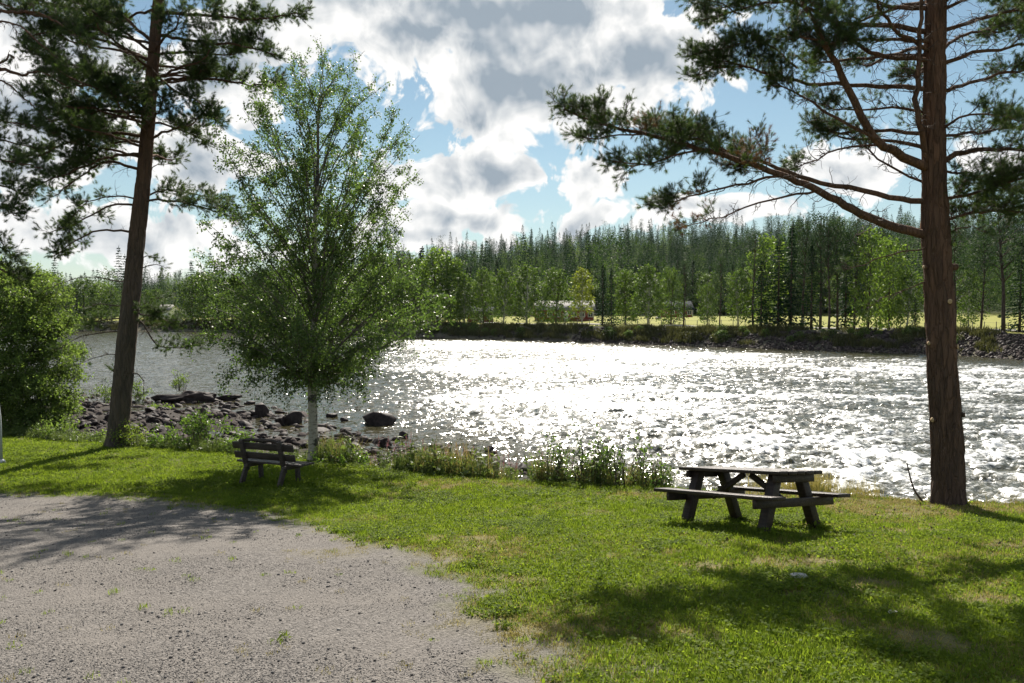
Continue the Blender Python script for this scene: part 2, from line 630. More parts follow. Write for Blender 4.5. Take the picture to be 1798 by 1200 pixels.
LAWN = np.array([(-60, 2.4), (-14, 0.9), (0, 0.0), (4, -0.40), (7, -0.70), (8, -0.81), (9, -0.98), (10.4, -1.24), (11.5, -1.365), (13, -1.51), (20, -2.0), (60, -4.8)])


def lawn_z(x, y):
    return np.interp(y, LAWN[:, 0], LAWN[:, 1])


def ground_z(x, y):
    x, y = np.asarray(x, float), np.asarray(y, float)
    e = interp(x, EDGE) + 0.25 * fbm(x * 0.5, y * 0.0, 0, 3, 5)
    s = interp(x, SHORE)
    zl = lawn_z(x, np.minimum(y, e))
    zl = zl + 0.03 * fbm(x * 0.8, y * 0.8, 0, 3, 2) * sstep(y, 2.0, 5.0)
    run = np.minimum(4.0, (s - e) * 0.7)
    t = np.clip((y - e) / run, 0, 1)
    foot = WATER_Z + 0.27
    bank = zl * (1 - sstep(t, -0.15, 1.0)) + foot * sstep(t, -0.15, 1.0)
    bank = np.where(y <= e, zl, np.minimum(zl, bank))
    u = np.clip((y - e - run) / np.maximum(s - e - run, 0.5), 0, 1)
    flat = foot - 0.55 * u ** 1.3
    rough = 0.48 * fbm(x * 0.42, y * 0.42, 0, 3, 11) + 0.14 * fbm(x * 1.6, y * 1.6, 0, 3, 12)
    z = np.where(y > e + run, flat + rough * sstep(y, e + run, e + run + 3), bank)
    z = np.where(y > s, foot - 0.55 - 0.16 * (y - s) + rough * 0.6 * np.exp(-(np.maximum(y - s, 0)) / 3.0), z)
    return np.maximum(z, WATER_Z - 2.2)


def gz(x, y):
    return float(ground_z(np.array([x]), np.array([y]))[0])


def ground_at(px, py):
    """where the ray through a photo pixel meets the near ground"""
    lo = None
    for Y in np.arange(3.0, 60, 0.05):
        p = at(px, py, Y)
        if p[2] < gz(p[0], Y):
            return np.array([p[0], Y, gz(p[0], Y)])
    return at(px, py, 15)


_ly = np.arange(2.0, 40, 0.01)
_lp = 545 + 1298.0 * (CAM_Z - np.interp(_ly, LAWN[:, 0], LAWN[:, 1])) / _ly


def lawn_at(px, py):
    """where a photo pixel falls on the lawn"""
    Y = float(np.interp(-py, -_lp, _ly))
    return ((px - 899) / 1298.0 * Y, Y)


# gravel yard: outline on the ground
_gr = [lawn_at(*p) for p in [(-500, 866), (0, 868), (150, 873), (300, 884), (420, 898), (520, 915), (590, 940), (640, 965), (700, 985), (760, 1008),
                             (790, 1040), (830, 1085), (880, 1120), (950, 1150), (1010, 1200), (1050, 1260)]]
GRAVEL = np.array([(-60, 12.8)] + _gr + [(0.9, 2.5), (1.5, -12), (-60, -12)])


def gravel_mask(x, y, detail=True):
    """1 on the gravel, 0 on the lawn"""
    x, y = np.asarray(x, float), np.asarray(y, float)
    shp = x.shape
    X, Y = x.ravel(), y.ravel()
    inside = np.zeros(len(X), bool)
    dist = np.full(len(X), 1e9)
    n = len(GRAVEL)
    for i in range(n):
        x1, y1 = GRAVEL[i]
        x2, y2 = GRAVEL[(i + 1) % n]
        c = ((y1 > Y) != (y2 > Y))
        xi = (x2 - x1) * (Y - y1) / (y2 - y1 + 1e-12) + x1
        inside ^= c & (X < xi)
        L = (x2 - x1) ** 2 + (y2 - y1) ** 2
        t = np.clip(((X - x1) * (x2 - x1) + (Y - y1) * (y2 - y1)) / L, 0, 1)
        dist = np.minimum(dist, np.hypot(X - x1 - t * (x2 - x1), Y - y1 - t * (y2 - y1)))
    sd = np.where(inside, dist, -dist)
    if detail:
        w = sstep(X, -4.5, -1.5)
        sd = sd + (0.25 + 0.55 * w) * fbm(X * 0.9, Y * 1.5, 0, 4, 31) + 0.14 * fbm(X * 5, Y * 5, 0, 2, 33)
    m = sstep(sd, -0.60, 0.40)
    return m.reshape(shp)


BARE = [lawn_at(px, py) + (rx, ry) for px, py, rx, ry in [(1655, 1135, .55, .3), (1590, 1115, .3, .15), (1780, 1060, .4, .25), (820, 948, .55, .22), (880, 1022, .5, .16), (1480, 1100, .3, .2), (1590, 935, 1.0, .3),
                                                              (1240, 1000, .4, .15), (1190, 1120, .4, .12)]]


def thin_mask(x, y):
    """bare, trodden patches in the lawn"""
    X, Y = np.asarray(x, float), np.asarray(y, float)
    p = fbm(X * 0.75 + 3, Y * 1.3, 0, 4, 41) + 0.25 * fbm(X * 4, Y * 4, 0, 3, 42)
    m = 0.7 * sstep(p, 0.22, 0.55) * sstep(X, -2.6, 0.5) * sstep(Y, 13, 9)
    for qx, qy, rx, ry in BARE:
        q = np.hypot((X - qx) / rx, (Y - qy) / ry) + 0.7 * fbm(X * 3.5, Y * 3.5, 0, 4, 43)
        m = np.maximum(m, sstep(q, 1.2, 0.2))
    return m


def dry_mask(x, y):
    d = 0.36 + 0.9 * fbm(x * 0.55 + 9, y * 0.8, 0, 4, 51)
    e = interp(x, EDGE)
    d = d + 0.75 * sstep(y, e - 1.6, e - 0.1) * sstep(x, 3.2, 4.6)
    d = d + 0.30 * sstep(x, 1.5, 4.5) - 0.35 * sstep(x, -1, -5)
    return np.clip(d + 0.6 * thin_mask(x, y), 0, 1)


def ground_mat():
    m, h, b = material('ground')
    tc = h.n('ShaderNodeTexCoord')
    v = tc.outputs['Object']
    a1 = h.n('ShaderNodeAttribute', attribute_name='gravel').outputs['Fac']
    a2 = h.n('ShaderNodeAttribute', attribute_name='bank').outputs['Fac']
    a3 = h.n('ShaderNodeAttribute', attribute_name='dry').outputs['Fac']
    # crushed stone: grains of several sizes, paler dust between
    vo = h.n('ShaderNodeTexVoronoi', feature='F1')
    h.put(vo.inputs['Vector'], v)
    vo.inputs['Scale'].default_value = 55.0
    vo2 = h.n('ShaderNodeTexVoronoi', feature='F1')
    h.put(vo2.inputs['Vector'], v)
    vo2.inputs['Scale'].default_value = 120.0
    big = h.noise(v, 0.45, 5, 0.6)
    mid = h.noise(v, 3.0, 6, 0.65)
    sp = h.n('ShaderNodeSeparateColor')
    h.put(sp.inputs[0], vo.outputs['Color'])
    sp2 = h.n('ShaderNodeSeparateColor')
    h.put(sp2.inputs[0], vo2.outputs['Color'])
    grain = h.mix(sp.outputs[0], (0.062, 0.057, 0.054), (0.225, 0.207, 0.192))
    grain2 = h.mix(sp2.outputs[1], (0.084, 0.077, 0.072), (0.215, 0.197, 0.182))
    grain = h.mix(h.step(sp.outputs[1], 0.45, 0.55), grain, grain2)
    dust = h.mix(mid, (0.152, 0.136, 0.122), (0.212, 0.192, 0.174))
    gv = h.mix(h.step(h.m('ADD', h.m('MULTIPLY', big, 0.7), h.m('MULTIPLY', mid, 0.3)), 0.40, 0.62), grain, h.mix(0.6, grain, dust))
    soil = h.mix(mid, (0.070, 0.085, 0.014), (0.125, 0.135, 0.026))
    soild = h.mix(mid, (0.125, 0.11, 0.045), (0.20, 0.175, 0.08))
    lawn = h.mix(h.step(a3, 0.35, 0.95), soil, soild)
    c = h.mix(a1, lawn, gv)
    mud = h.mix(h.noise(v, 2.0, 6, 0.65), (0.018, 0.014, 0.012), (0.058, 0.046, 0.038))
    c = h.mix(a2, c, mud)
    h.put(b.inputs['Base Color'], c)
    b.inputs['Roughness'].default_value = 0.9
    b.inputs['Specular IOR Level'].default_value = 0.2
    bp = h.n('ShaderNodeBump')
    bp.inputs['Distance'].default_value = 0.012
    hh = h.m('ADD', h.m('MULTIPLY', vo.outputs['Distance'], -0.9), h.m('MULTIPLY', vo2.outputs['Distance'], -0.45))
    hh = h.m('ADD', hh, h.m('MULTIPLY', mid, 0.8))
    h.put(bp.inputs['Height'], hh)
    h.put(b.inputs['Normal'], bp.outputs[0])
    return m


def axis(spans):
    out = []
    for a, b, st in spans:
        out.append(np.arange(a, b, st))
    return np.concatenate(out)


def near_ground():
    xs = axis([(-70, -20, 1.0), (-20, -11, 0.35), (-11, 9, 0.11), (9, 16, 0.35), (16, 60, 1.2)])
    ys = axis([(-14, 3, 0.6), (3, 16, 0.10), (16, 36, 0.22), (36, 56, 0.4), (56, 75, 1.5)])
    X, Y = np.meshgrid(xs, ys)
    Z = ground_z(X, Y)
    g = gravel_mask(X, Y)
    Z = Z - 0.015 * g
    nx, ny = len(xs), len(ys)
    i = np.arange(ny - 1)[:, None] * nx + np.arange(nx - 1)[None]
    q = np.stack([i, i + 1, i + nx + 1, i + nx], -1).reshape(-1, 4)
    me = new_mesh('ground', np.stack([X, Y, Z], -1).reshape(-1, 3), q, smooth=True)
    e = interp(X, EDGE)
    bank = sstep(Y, e + 0.2, e + 1.6)
    for nm, arr in (('gravel', g), ('bank', bank), ('dry', dry_mask(X, Y))):
        at_ = me.attributes.new(nm, 'FLOAT', 'POINT')
        at_.data.foreach_set('value', arr.ravel().astype(np.float32))
    o = obj('ground', me, ground_mat())
    tag(o, 'near bank: green lawn, grey gravel yard and stony river edge', kind='structure')
    return o


GROUND = near_ground()

# ---------------------------------------------------------------- far side of the river, in columns of photo pixels c = 899 + 1298 x/y
SHORE_FAR = [(-900, 260), (0, 215), (130, 200), (370, 196), (560, 172), (720, 155), (1000, 132), (1200, 115), (1400, 105), (1640, 94), (1798, 84), (2100, 72), (2700, 60)]
RIDGE_PX = [(-900, 541), (0, 537), (130, 535), (230, 530), (300, 523), (400, 521), (560, 505), (740, 490), (900, 471), (1000, 457), (1150, 446), (1350, 439), (1500, 436), (1800, 434), (2700, 430)]
RIDGE_D = [(-900, 1700), (130, 1700), (300, 1400), (400, 1300), (600, 900), (740, 720), (1000, 640), (1350, 600), (1800, 560), (2700, 520)]
FIELD = [(-900, 60), (400, 40), (700, 55), (900, 95), (1200, 120), (1500, 120), (1800, 110), (2700, 110)]


def far_z(c, y):
    s = interp(c, SHORE_FAR)
    w = y - s
    r = interp(c, RIDGE_D)
    zr = CAM_Z + (545 - interp(c, RIDGE_PX)) / 1298.0 * r
    f = interp(c, FIELD)
    top = WATER_Z + 2.6
    bank = np.where(w < 0, WATER_Z + np.maximum(w * 0.3, -2.5), WATER_Z - 0.05 + 2.65 * sstep(w, -1.0, 7.5))
    field = top + 0.012 * np.maximum(w - 8, 0)
    t = np.clip((w - f) / np.maximum(r - s - f, 10), 0, 1)
    hill = (zr - top) * (0.35 * t + 0.65 * t * t * (3 - 2 * t)) * (t > 0)
    z = np.where(w < 7.5, bank, field + hill)
    x = (c - 899) / 1298.0 * y
    z = z + np.where(w > 0, 0.25 * fbm(x * 0.2, y * 0.2, 0, 3, 61), 0)
    z = z + sstep(t, 0.1, 0.5) * 6.0 * fbm(x * 0.006, y * 0.006, 0, 3, 62) * (1 - sstep(t, 0.8, 1.0))
    z = np.where(y > r, z - (y - r) * 0.05, z)
    return z


def far_point(px, w):
    """ground point in column px, w metres behind the far waterline"""
    y = float(interp(px, SHORE_FAR)) + w
    z = float(far_z(np.array([float(px)]), np.array([y]))[0])
    return np.array([(px - 899) / 1298.0 * y, y, z])


def far_ground():
    cs = np.concatenate([np.arange(-900, -100, 25), np.arange(-100, 1900, 8), np.arange(1900, 2701, 25)]).astype(float)
    k = np.concatenate([np.linspace(-12, 12, 36), np.linspace(13, 130, 40), np.geomspace(135, 3600, 60)])
    C, K = np.meshgrid(cs, k)
    Y = interp(C, SHORE_FAR) + K
    X = (C - 899) / 1298.0 * Y
    Z = far_z(C, Y)
    ny, nx = C.shape
    i = np.arange(ny - 1)[:, None] * nx + np.arange(nx - 1)[None]
    q = np.stack([i, i + 1, i + nx + 1, i + nx], -1).reshape(-1, 4)
    me = new_mesh('far_bank', np.stack([X, Y, Z], -1).reshape(-1, 3), q, smooth=True)
    for nm, arr in (('field', sstep(K, 8, 11) * (1 - sstep(K, interp(C, FIELD), interp(C, FIELD) + 20))), ('bank', 1 - sstep(K, 5, 10))):
        a = me.attributes.new(nm, 'FLOAT', 'POINT')
        a.data.foreach_set('value', arr.ravel().astype(np.float32))
    m, h, b = material('far_ground')
    v = h.n('ShaderNodeTexCoord').outputs['Object']
    f = h.n('ShaderNodeAttribute', attribute_name='field').outputs['Fac']
    bk = h.n('ShaderNodeAttribute', attribute_name='bank').outputs['Fac']
    n = h.noise(v, 0.12, 6, 0.6)
    n2 = h.noise(v, 1.3, 5, 0.65)
    field = h.mix(n2, (0.20, 0.21, 0.050), (0.30, 0.29, 0.085))
    forest = h.mix(n, (0.030, 0.045, 0.016), (0.060, 0.075, 0.028))
    bank = h.mix(n2, (0.070, 0.064, 0.048), (0.150, 0.138, 0.098))
    c = h.mix(f, forest, field)
    h.put(b.inputs['Base Color'], h.mix(bk, c, bank))
    b.inputs['Roughness'].default_value = 0.95
    b.inputs['Specular IOR Level'].default_value = 0.1
    o = obj('far_bank', me, m)
    tag(o, 'far river bank, yellow-green meadow and wooded hillside', kind='structure')
    return o


FAR = far_ground()


def base_plain():
    """plain under everything out to the horizon"""
    mb = MB()
    s = 6400
    mb.add([(-s, -s, WATER_Z - 2.6), (s, -s, WATER_Z - 2.6), (s, s, WATER_Z - 2.6), (-s, s, WATER_Z - 2.6)], [[0, 1, 2, 3]])
    o = mb.build('terrain', plain_mat('plain_earth', (0.03, 0.045, 0.02), (0.05, 0.065, 0.03), 0.02, 0.95))
    tag(o, 'wooded plain reaching to the horizon', kind='structure')


base_plain()


# ---------------------------------------------------------------- river
def river():
    cs = np.concatenate([np.arange(-1500, -200, 14), np.arange(-200, 2000, 3.4), np.arange(2000, 3400, 14)]).astype(float)
    rows = 470
    k = np.geomspace(13.5, 1.0, 2)
    Ys = np.geomspace(13.5, 265, rows)
    C, Y = np.meshgrid(cs, Ys)
    X = (C - 899) / 1298.0 * Y
    # how wild the water is: rapids to the right and in the middle, quicker smooth water upstream, still pools by the shore
    T = 0.30 + 0.70 * sstep(X + 0.28 * (Y - 30), -12, 12)
    T = T * (0.75 + 0.35 * fbm(X * 0.05, Y * 0.07, 0, 3, 70))
    shore = interp(X, SHORE)
    T = T * (0.06 + 0.94 * sstep(Y, shore - 2.0, shore + 7.0))
    far = interp(C, SHORE_FAR)
    T = T * (0.35 + 0.65 * (1 - sstep(Y, far - 22, far)))
    wx = X + 0.9 * fbm(X * 0.35, Y * 0.35, 3.0, 3, 71)
    wy = Y + 0.9 * fbm(X * 0.35, Y * 0.35, 9.0, 3, 72)
    big = fbm(wx * 0.22, wy * 0.42, 0, 3, 73)
    r1 = 1 - np.abs(fbm(wx * 0.50, wy * 0.85, 0, 3, 74)) * 2.2
    r2 = 1 - np.abs(fbm(wx * 1.6, wy * 2.1, 0, 3, 75)) * 2.2
    sm = fbm(wx * 4.2, wy * 4.2, 0, 2, 76)
    Z = T * (0.24 * big + 0.17 * r1 + 0.15 * r2 + 0.06 * sm) + 0.012 * sm
    foam = sstep(r1 * 0.55 + r2 * 0.30 + big * 0.35 + 0.20 * fbm(X * 0.12, Y * 0.16, 0, 3, 77) + 0.25 * sm, 0.36, 0.92) * sstep(T, 0.3, 0.8)
    Z = WATER_Z + Z - 0.14 * T
    ny, nx = C.shape
    i = np.arange(ny - 1)[:, None] * nx + np.arange(nx - 1)[None]
    q = np.stack([i, i + 1, i + nx + 1, i + nx], -1).reshape(-1, 4)
    me = new_mesh('river', np.stack([X, Y, Z], -1).reshape(-1, 3), q, smooth=True)
    for nm, arr in (('foam', foam), ('wild', T)):
        a = me.attributes.new(nm, 'FLOAT', 'POINT')
        a.data.foreach_set('value', arr.ravel().astype(np.float32))
    m, h, b = material('river_water')
    v = h.n('ShaderNodeTexCoord').outputs['Object']
    fo = h.n('ShaderNodeAttribute', attribute_name='foam').outputs['Fac']
    wi = h.n('ShaderNodeAttribute', attribute_name='wild').outputs['Fac']
    fn = h.noise(h.mapping(v, (0.8, 1.5, 1.0)), 5.0, 8, 0.72, 0.9)
    fn2 = h.noise(h.mapping(v, (0.7, 1.2, 1.0), (5, 3, 1)), 0.55, 4, 0.6, 0.8)
    amt = h.m('ADD', h.m('MULTIPLY', fo, 0.9), h.m('MULTIPLY', h.step(wi, 0.35, 0.95), h.m('MULTIPLY_ADD', fn2, 1.6, -0.42)))
    ff = h.m('MULTIPLY', h.step(h.m('ADD', amt, h.m('MULTIPLY_ADD', fn, 3.0, -1.5)), 0.22, 0.95), 0.9)
    water = h.mix(h.noise(v, 0.6, 3), (0.024, 0.024, 0.012), (0.060, 0.052, 0.022))
    water = h.mix(h.step(wi, 0.35, 1.0), water, (0.085, 0.085, 0.062))       # aerated water in the rapids is paler
    h.put(b.inputs['Base Color'], h.mix(ff, water, (0.80, 0.81, 0.81)))
    h.put(b.inputs['Roughness'], h.m('ADD', h.m('MULTIPLY', ff, 0.30), h.m('MULTIPLY_ADD', wi, 0.14, 0.10)))
    b.inputs['IOR'].default_value = 1.333
    b.inputs['Specular IOR Level'].default_value = 0.5
    # small waves: tilt of the surface from noise, stronger in the rapids
    def tilt(scale, detail, kx, ky):
        nd = h.n('ShaderNodeTexNoise')
        h.put(nd.inputs['Vector'], h.mapping(v, (1.0, 1.25, 1.0)))
        nd.inputs['Scale'].default_value = scale
        nd.inputs['Detail'].default_value = detail
        nd.inputs['Roughness'].default_value = 0.6
        nd.inputs['Distortion'].default_value = 0.4
        s1 = h.n('ShaderNodeVectorMath', operation='SUBTRACT')
        h.put(s1.inputs[0], nd.outputs['Color'])
        s1.inputs[1].default_value = (0.5, 0.5, 0.5)
        s2 = h.n('ShaderNodeVectorMath', operation='MULTIPLY')
        h.put(s2.inputs[0], s1.outputs[0])
        s2.inputs[1].default_value = (kx, ky, 0)
        return s2.outputs[0]
    t1, t2 = tilt(1.7, 3, 1.7, 1.9), tilt(7.0, 4, 1.2, 1.3)
    tt = h.n('ShaderNodeVectorMath', operation='ADD')
    h.put(tt.inputs[0], t1)
    h.put(tt.inputs[1], t2)
    sc = h.n('ShaderNodeVectorMath', operation='SCALE')
    h.put(sc.inputs[0], tt.outputs[0])
    h.put(sc.inputs['Scale'], h.m('MULTIPLY_ADD', wi, 0.78, 0.60))
    ge = h.n('ShaderNodeNewGeometry')
    ns = h.n('ShaderNodeVectorMath', operation='ADD')
    h.put(ns.inputs[0], ge.outputs['Normal'])
    h.put(ns.inputs[1], sc.outputs[0])
    nn = h.n('ShaderNodeVectorMath', operation='NORMALIZE')
    h.put(nn.inputs[0], ns.outputs[0])
    h.put(b.inputs['Normal'], nn.outputs[0])
    o = obj('river', me, m)
    tag(o, 'wide glittering river broken into white rapids', kind='structure')


river()


# ---------------------------------------------------------------- scattering (only for what nobody could count)
def scatter(name, pos, rot, scl, idx, sources, label, cat):
    me = bpy.data.meshes.new(name)
    pos = np.asarray(pos, np.float32)
    me.vertices.add(len(pos))
    me.vertices.foreach_set('co', pos.ravel())
    a = me.attributes.new('rot', 'FLOAT_VECTOR', 'POINT')
    a.data.foreach_set('vector', np.asarray(rot, np.float32).ravel())
    a = me.attributes.new('scl', 'FLOAT', 'POINT')
    a.data.foreach_set('value', np.asarray(scl, np.float32).ravel())
    a = me.attributes.new('idx', 'INT', 'POINT')
    a.data.foreach_set('value', np.asarray(idx, np.int32).ravel())
    o = obj(name, me)
    coll = bpy.data.collections.new(name + '_sources')
    for k, (sm, mt) in enumerate(sources):
        if not sm.materials:
            for q in (mt if isinstance(mt, (list, tuple)) else [mt]):
                sm.materials.append(q)
        so = bpy.data.objects.new('%s_source_%02d' % (name, k), sm)
        coll.objects.link(so)
    g = bpy.data.node_groups.new(name + '_scatter', 'GeometryNodeTree')
    g.interface.new_socket('Geometry', in_out='INPUT', socket_type='NodeSocketGeometry')
    g.interface.new_socket('Geometry', in_out='OUTPUT', socket_type='NodeSocketGeometry')
    N, L = g.nodes, g.links
    gi, go = N.new('NodeGroupInput'), N.new('NodeGroupOutput')
    iop = N.new('GeometryNodeInstanceOnPoints')
    ci = N.new('GeometryNodeCollectionInfo')
    ci.inputs['Collection'].default_value = coll
    ci.inputs['Separate Children'].default_value = True
    ci.inputs['Reset Children'].default_value = True
    iop.inputs['Pick Instance'].default_value = True

    def attr(nm, ty):
        nd = N.new('GeometryNodeInputNamedAttribute')
        nd.data_type = ty
        nd.inputs['Name'].default_value = nm
        return nd.outputs['Attribute']
    L.new(gi.outputs[0], iop.inputs['Points'])
    L.new(ci.outputs[0], iop.inputs['Instance'])
    L.new(attr('idx', 'INT'), iop.inputs['Instance Index'])
    e2r = N.new('FunctionNodeEulerToRotation')
    L.new(attr('rot', 'FLOAT_VECTOR'), e2r.inputs[0])
    L.new(e2r.outputs[0], iop.inputs['Rotation'])
    L.new(attr('scl', 'FLOAT'), iop.inputs['Scale'])
    L.new(iop.outputs[0], go.inputs[0])
    md = o.modifiers.new('scatter', 'NODES')
    md.node_group = g
    tag(o, label, cat, kind='stuff')
    return o


def blade_tuft(rng, n, radius, h0, h1, width, lean, clover=0):
    mb = MB()
    for _ in range(n):
        a, r = rng.uniform(0, 2 * math.pi), radius * math.sqrt(rng.uniform())
        p = np.array([r * math.cos(a), r * math.sin(a), -0.01])
        d = rng.uniform(0, 2 * math.pi)
        out = np.array([math.cos(d), math.sin(d), 0])
        sd = np.array([-math.sin(d), math.cos(d), 0])
        h = rng.uniform(h0, h1)
        l = lean * h * rng.uniform(0.2, 1.3)
        w = width * rng.uniform(0.7, 1.2)
        m = p + out * l * 0.35 + np.array([0, 0, h * 0.6])
        t = p + out * l + np.array([0, 0, h])
        mb.add([p - sd * w / 2, p + sd * w / 2, m + sd * w * 0.4, m - sd * w * 0.4, t], [[0, 1, 2, 3]], [[3, 2, 4]])
    for _ in range(clover):
        a, r = rng.uniform(0, 2 * math.pi), radius * math.sqrt(rng.uniform())
        p = np.array([r * math.cos(a), r * math.sin(a), rng.uniform(h0 * 0.5, h1 * 0.8)])
        s = rng.uniform(0.007, 0.012)
        nrm = norm(rng.normal(size=3) * 0.4 + np.array([0, 0, 1]))
        A = norm(np.cross(nrm, rng.normal(size=3)))
        B = np.cross(nrm, A)
        ang = np.arange(6) * math.pi / 3
        ring = p + s * (np.cos(ang)[:, None] * A + np.sin(ang)[:, None] * B * 0.8)
        mb.add(np.vstack([p, ring]), None, [[0, k + 1, (k + 1) % 6 + 1] for k in range(6)])
    return mb.mesh('grass_tuft')


def lawn_grass():
    rng = np.random.default_rng(3)
    src = [(blade_tuft(rng, 26, 0.075, 0.02, 0.045, 0.005, 0.7), M_grass), (blade_tuft(rng, 20, 0.075, 0.018, 0.04, 0.006, 0.9, 4), M_grass),
           (blade_tuft(rng, 24, 0.08, 0.015, 0.035, 0.005, 1.1), M_dry), (blade_tuft(rng, 30, 0.07, 0.03, 0.07, 0.006, 0.6), M_grass), (blade_tuft(rng, 8, 0.06, 0.02, 0.05, 0.022, 1.9, 26), M_grass)]
    # on the lawn, denser near the camera
    n = 150000
    Y = rng.uniform(3.4, 27, n)
    X = rng.uniform(-1, 1, n) * (0.78 * Y + 1.2)
    e = interp(X, EDGE)
    ok = (Y < e + 0.5) & (X > -19) & (X < 12)
    dens = np.clip(1.15 - Y / 30.0, 0.3, 1)
    ok &= rng.uniform(size=n) < dens
    X, Y = X[ok], Y[ok]
    g = gravel_mask(X, Y)
    keep = rng.uniform(size=len(X)) < (1 - g) ** 1.3 * (1 - 0.75 * thin_mask(X, Y)) + 0.012
    X, Y, g = X[keep], Y[keep], g[keep]
    d = dry_mask(X, Y)
    idx = rng.choice([0, 0, 1, 1], size=len(X))
    idx = np.where(rng.uniform(size=len(X)) < np.clip(d * d * 0.85 + 0.35 * g, 0, 0.9), 2, idx)
    lush = fbm(X * 1.1, Y * 1.1, 0, 3, 55) > 0.28
    idx = np.where(lush & (idx < 2) & (rng.uniform(size=len(X)) < 0.4), 3, idx)
    wd = fbm(X * 0.8 + 4, Y * 0.8, 0, 3, 57)
    idx = np.where((idx < 2) & (rng.uniform(size=len(X)) < 0.04 + 0.5 * sstep(wd, 0.2, 0.5)), 4, idx)
    # uncut grass round the picnic table and bench feet
    Z = ground_z(X, Y)
    rot = np.stack([rng.normal(0, .1, len(X)), rng.normal(0, .1, len(X)), rng.uniform(0, 6.28, len(X))], -1)
    scl = rng.uniform(0.75, 1.35, len(X)) * (1 - 0.4 * g) * (1 + 0.35 * sstep(Y, 8, 16))
    scatter('grass', np.stack([X, Y, Z], -1), rot, scl, idx, src, 'short mown lawn grass, green with dry straw-coloured patches', 'grass')


lawn_grass()


def stone_mesh(seed, sub=2, flat=0.65, rough=0.35):
    import bmesh
    bm = bmesh.new()
    bmesh.ops.create_icosphere(bm, subdivisions=sub, radius=1.0)
    V = np.array([v.co[:] for v in bm.verts])
    F = np.array([[v.index for v in f.verts] for f in bm.faces])
    bm.free()
    rng = np.random.default_rng(seed)
    # planes cut off lumps, as broken rock has
    for _ in range(15):
        n = norm(rng.normal(size=3))
        d = rng.uniform(0.45, 0.85)
        over = V @ n - d
        V = V - np.where(over > 0, over, 0)[:, None] * n * 0.92
    V = V * (1 + rough * 0.35 * fbm(V[:, 0] * 2 + seed, V[:, 1] * 2, V[:, 2] * 2, 3, seed)[:, None])
    V = V * np.array([rng.uniform(0.85, 1.25), rng.uniform(0.75, 1.1), flat * rng.uniform(0.8, 1.15)])
    return new_mesh('stone', V, None, F)


def gravel_grains():
    rng = np.random.default_rng(5)
    mats = [plain_mat('gravel_grey', (0.075, 0.07, 0.07), (0.15, 0.14, 0.135), 60, 0.85), plain_mat('gravel_dark', (0.03, 0.027, 0.027), (0.07, 0.063, 0.06), 60, 0.85),
            plain_mat('gravel_pale', (0.17, 0.157, 0.145), (0.27, 0.255, 0.235), 60, 0.85)]
    src = [(stone_mesh(100 + k, 1, 0.6), mats[k % 3]) for k in range(6)]
    n = 240000
    Y = 3.4 + 11 * rng.uniform(size=n) ** 1.5
    X = rng.uniform(-0.8, 0.35, n) * (Y + 1.5)
    g = gravel_mask(X, Y)
    cl = sstep(fbm(X * 0.9, Y * 1.2, 0, 4, 91), -0.35, 0.35)
    ok = rng.uniform(size=n) < np.clip(g, 0, 1) * (0.14 + 0.86 * cl)
    X, Y = X[ok], Y[ok]
    n = len(X)
    s = 0.0028 + 0.0055 * rng.uniform(size=n) ** 2.6 + 0.012 * (rng.uniform(size=n) < 0.008)
    Z = ground_z(X, Y) - 0.015 + s * 0.25
    idx = rng.choice(6, size=n, p=[.2, .13, .17, .2, .13, .17])
    scatter('gravel', np.stack([X, Y, Z], -1), rng.uniform(0, 6.28, (n, 3)) * np.array([0.08, 0.08, 1]), s, idx, src,
            'loose crushed stone lying on the grey gravel yard', 'gravel')


gravel_grains()

# ------------------------------------------------------------------ near trees
def needle_shoot(rng, n=34, axis_len=0.13, needle=0.055, width=0.0045, spread=50):
    V, F = [], []
    for k in range(n):
        a = axis_len * (k / (n - 1)) ** 0.8
        ph = k * 2.399 + rng.uniform(-.3, .3)
        rad = np.array([0, math.cos(ph), math.sin(ph)])
        th = R(spread * rng.uniform(0.6, 1.25) * (1 - 0.35 * k / n))
        d = np.array([math.cos(th), 0, 0]) + rad * math.sin(th)
        tng = np.array([0, -math.sin(ph), math.cos(ph)])
        p = np.array([a, 0, 0])
        L = needle * rng.uniform(0.75, 1.2)
        i = len(V)
        V += [p - tng * width / 2, p + tng * width / 2, p + d * L]
        F.append([i, i + 1, i + 2])
    return np.array(V), np.array(F)


def add_stalks(mb, pairs, r=0.0028):
    """thin stalks that carry the needle tufts"""
    A = np.array([p[0] for p in pairs])
    B = np.array([p[1] for p in pairs])
    d = norm(B - A + 1e-6)
    s1 = norm(np.cross(d, np.array([0.3, 0.5, 0.8])))
    s2 = np.cross(d, s1)
    ring = [s1, -0.5 * s1 + 0.87 * s2, -0.5 * s1 - 0.87 * s2]
    V = np.stack([A + r * q for q in ring] + [B + r * 0.7 * q for q in ring], 1)
    k = np.arange(len(A))[:, None, None] * 6
    F = np.array([[0, 1, 4, 3], [1, 2, 5, 4], [2, 0, 3, 5]])[None] + k
    mb.add(V.reshape(-1, 3), F.reshape(-1, 4))


class Foliage:
    def __init__(self):
        self.p, self.d, self.s, self.stalks = [], [], [], []

    def add(self, p, d, s):
        self.p.append(p)
        self.d.append(d)
        self.s.append(s)

    def build(self, name, tmpl, mat, parent, rng):
        if not self.p:
            return None
        V, F = place(tmpl[0], tmpl[1], np.array(self.p), np.array(self.d), np.array(self.s), rng)
        return obj(name, new_mesh(name, V, None, F), mat, parent)


UP = np.array([0, 0, 1.0])


def crooked(p, d, L, n, rng, wob=0.25, lift=0.0):
    """a crooked twig starting at p"""
    pts = [np.array(p, float)]
    d = norm(d)
    for k in range(n):
        d = norm(d + rng.normal(size=3) * wob + UP * lift)
        pts.append(pts[-1] + d * L / n)
    return np.array(pts)


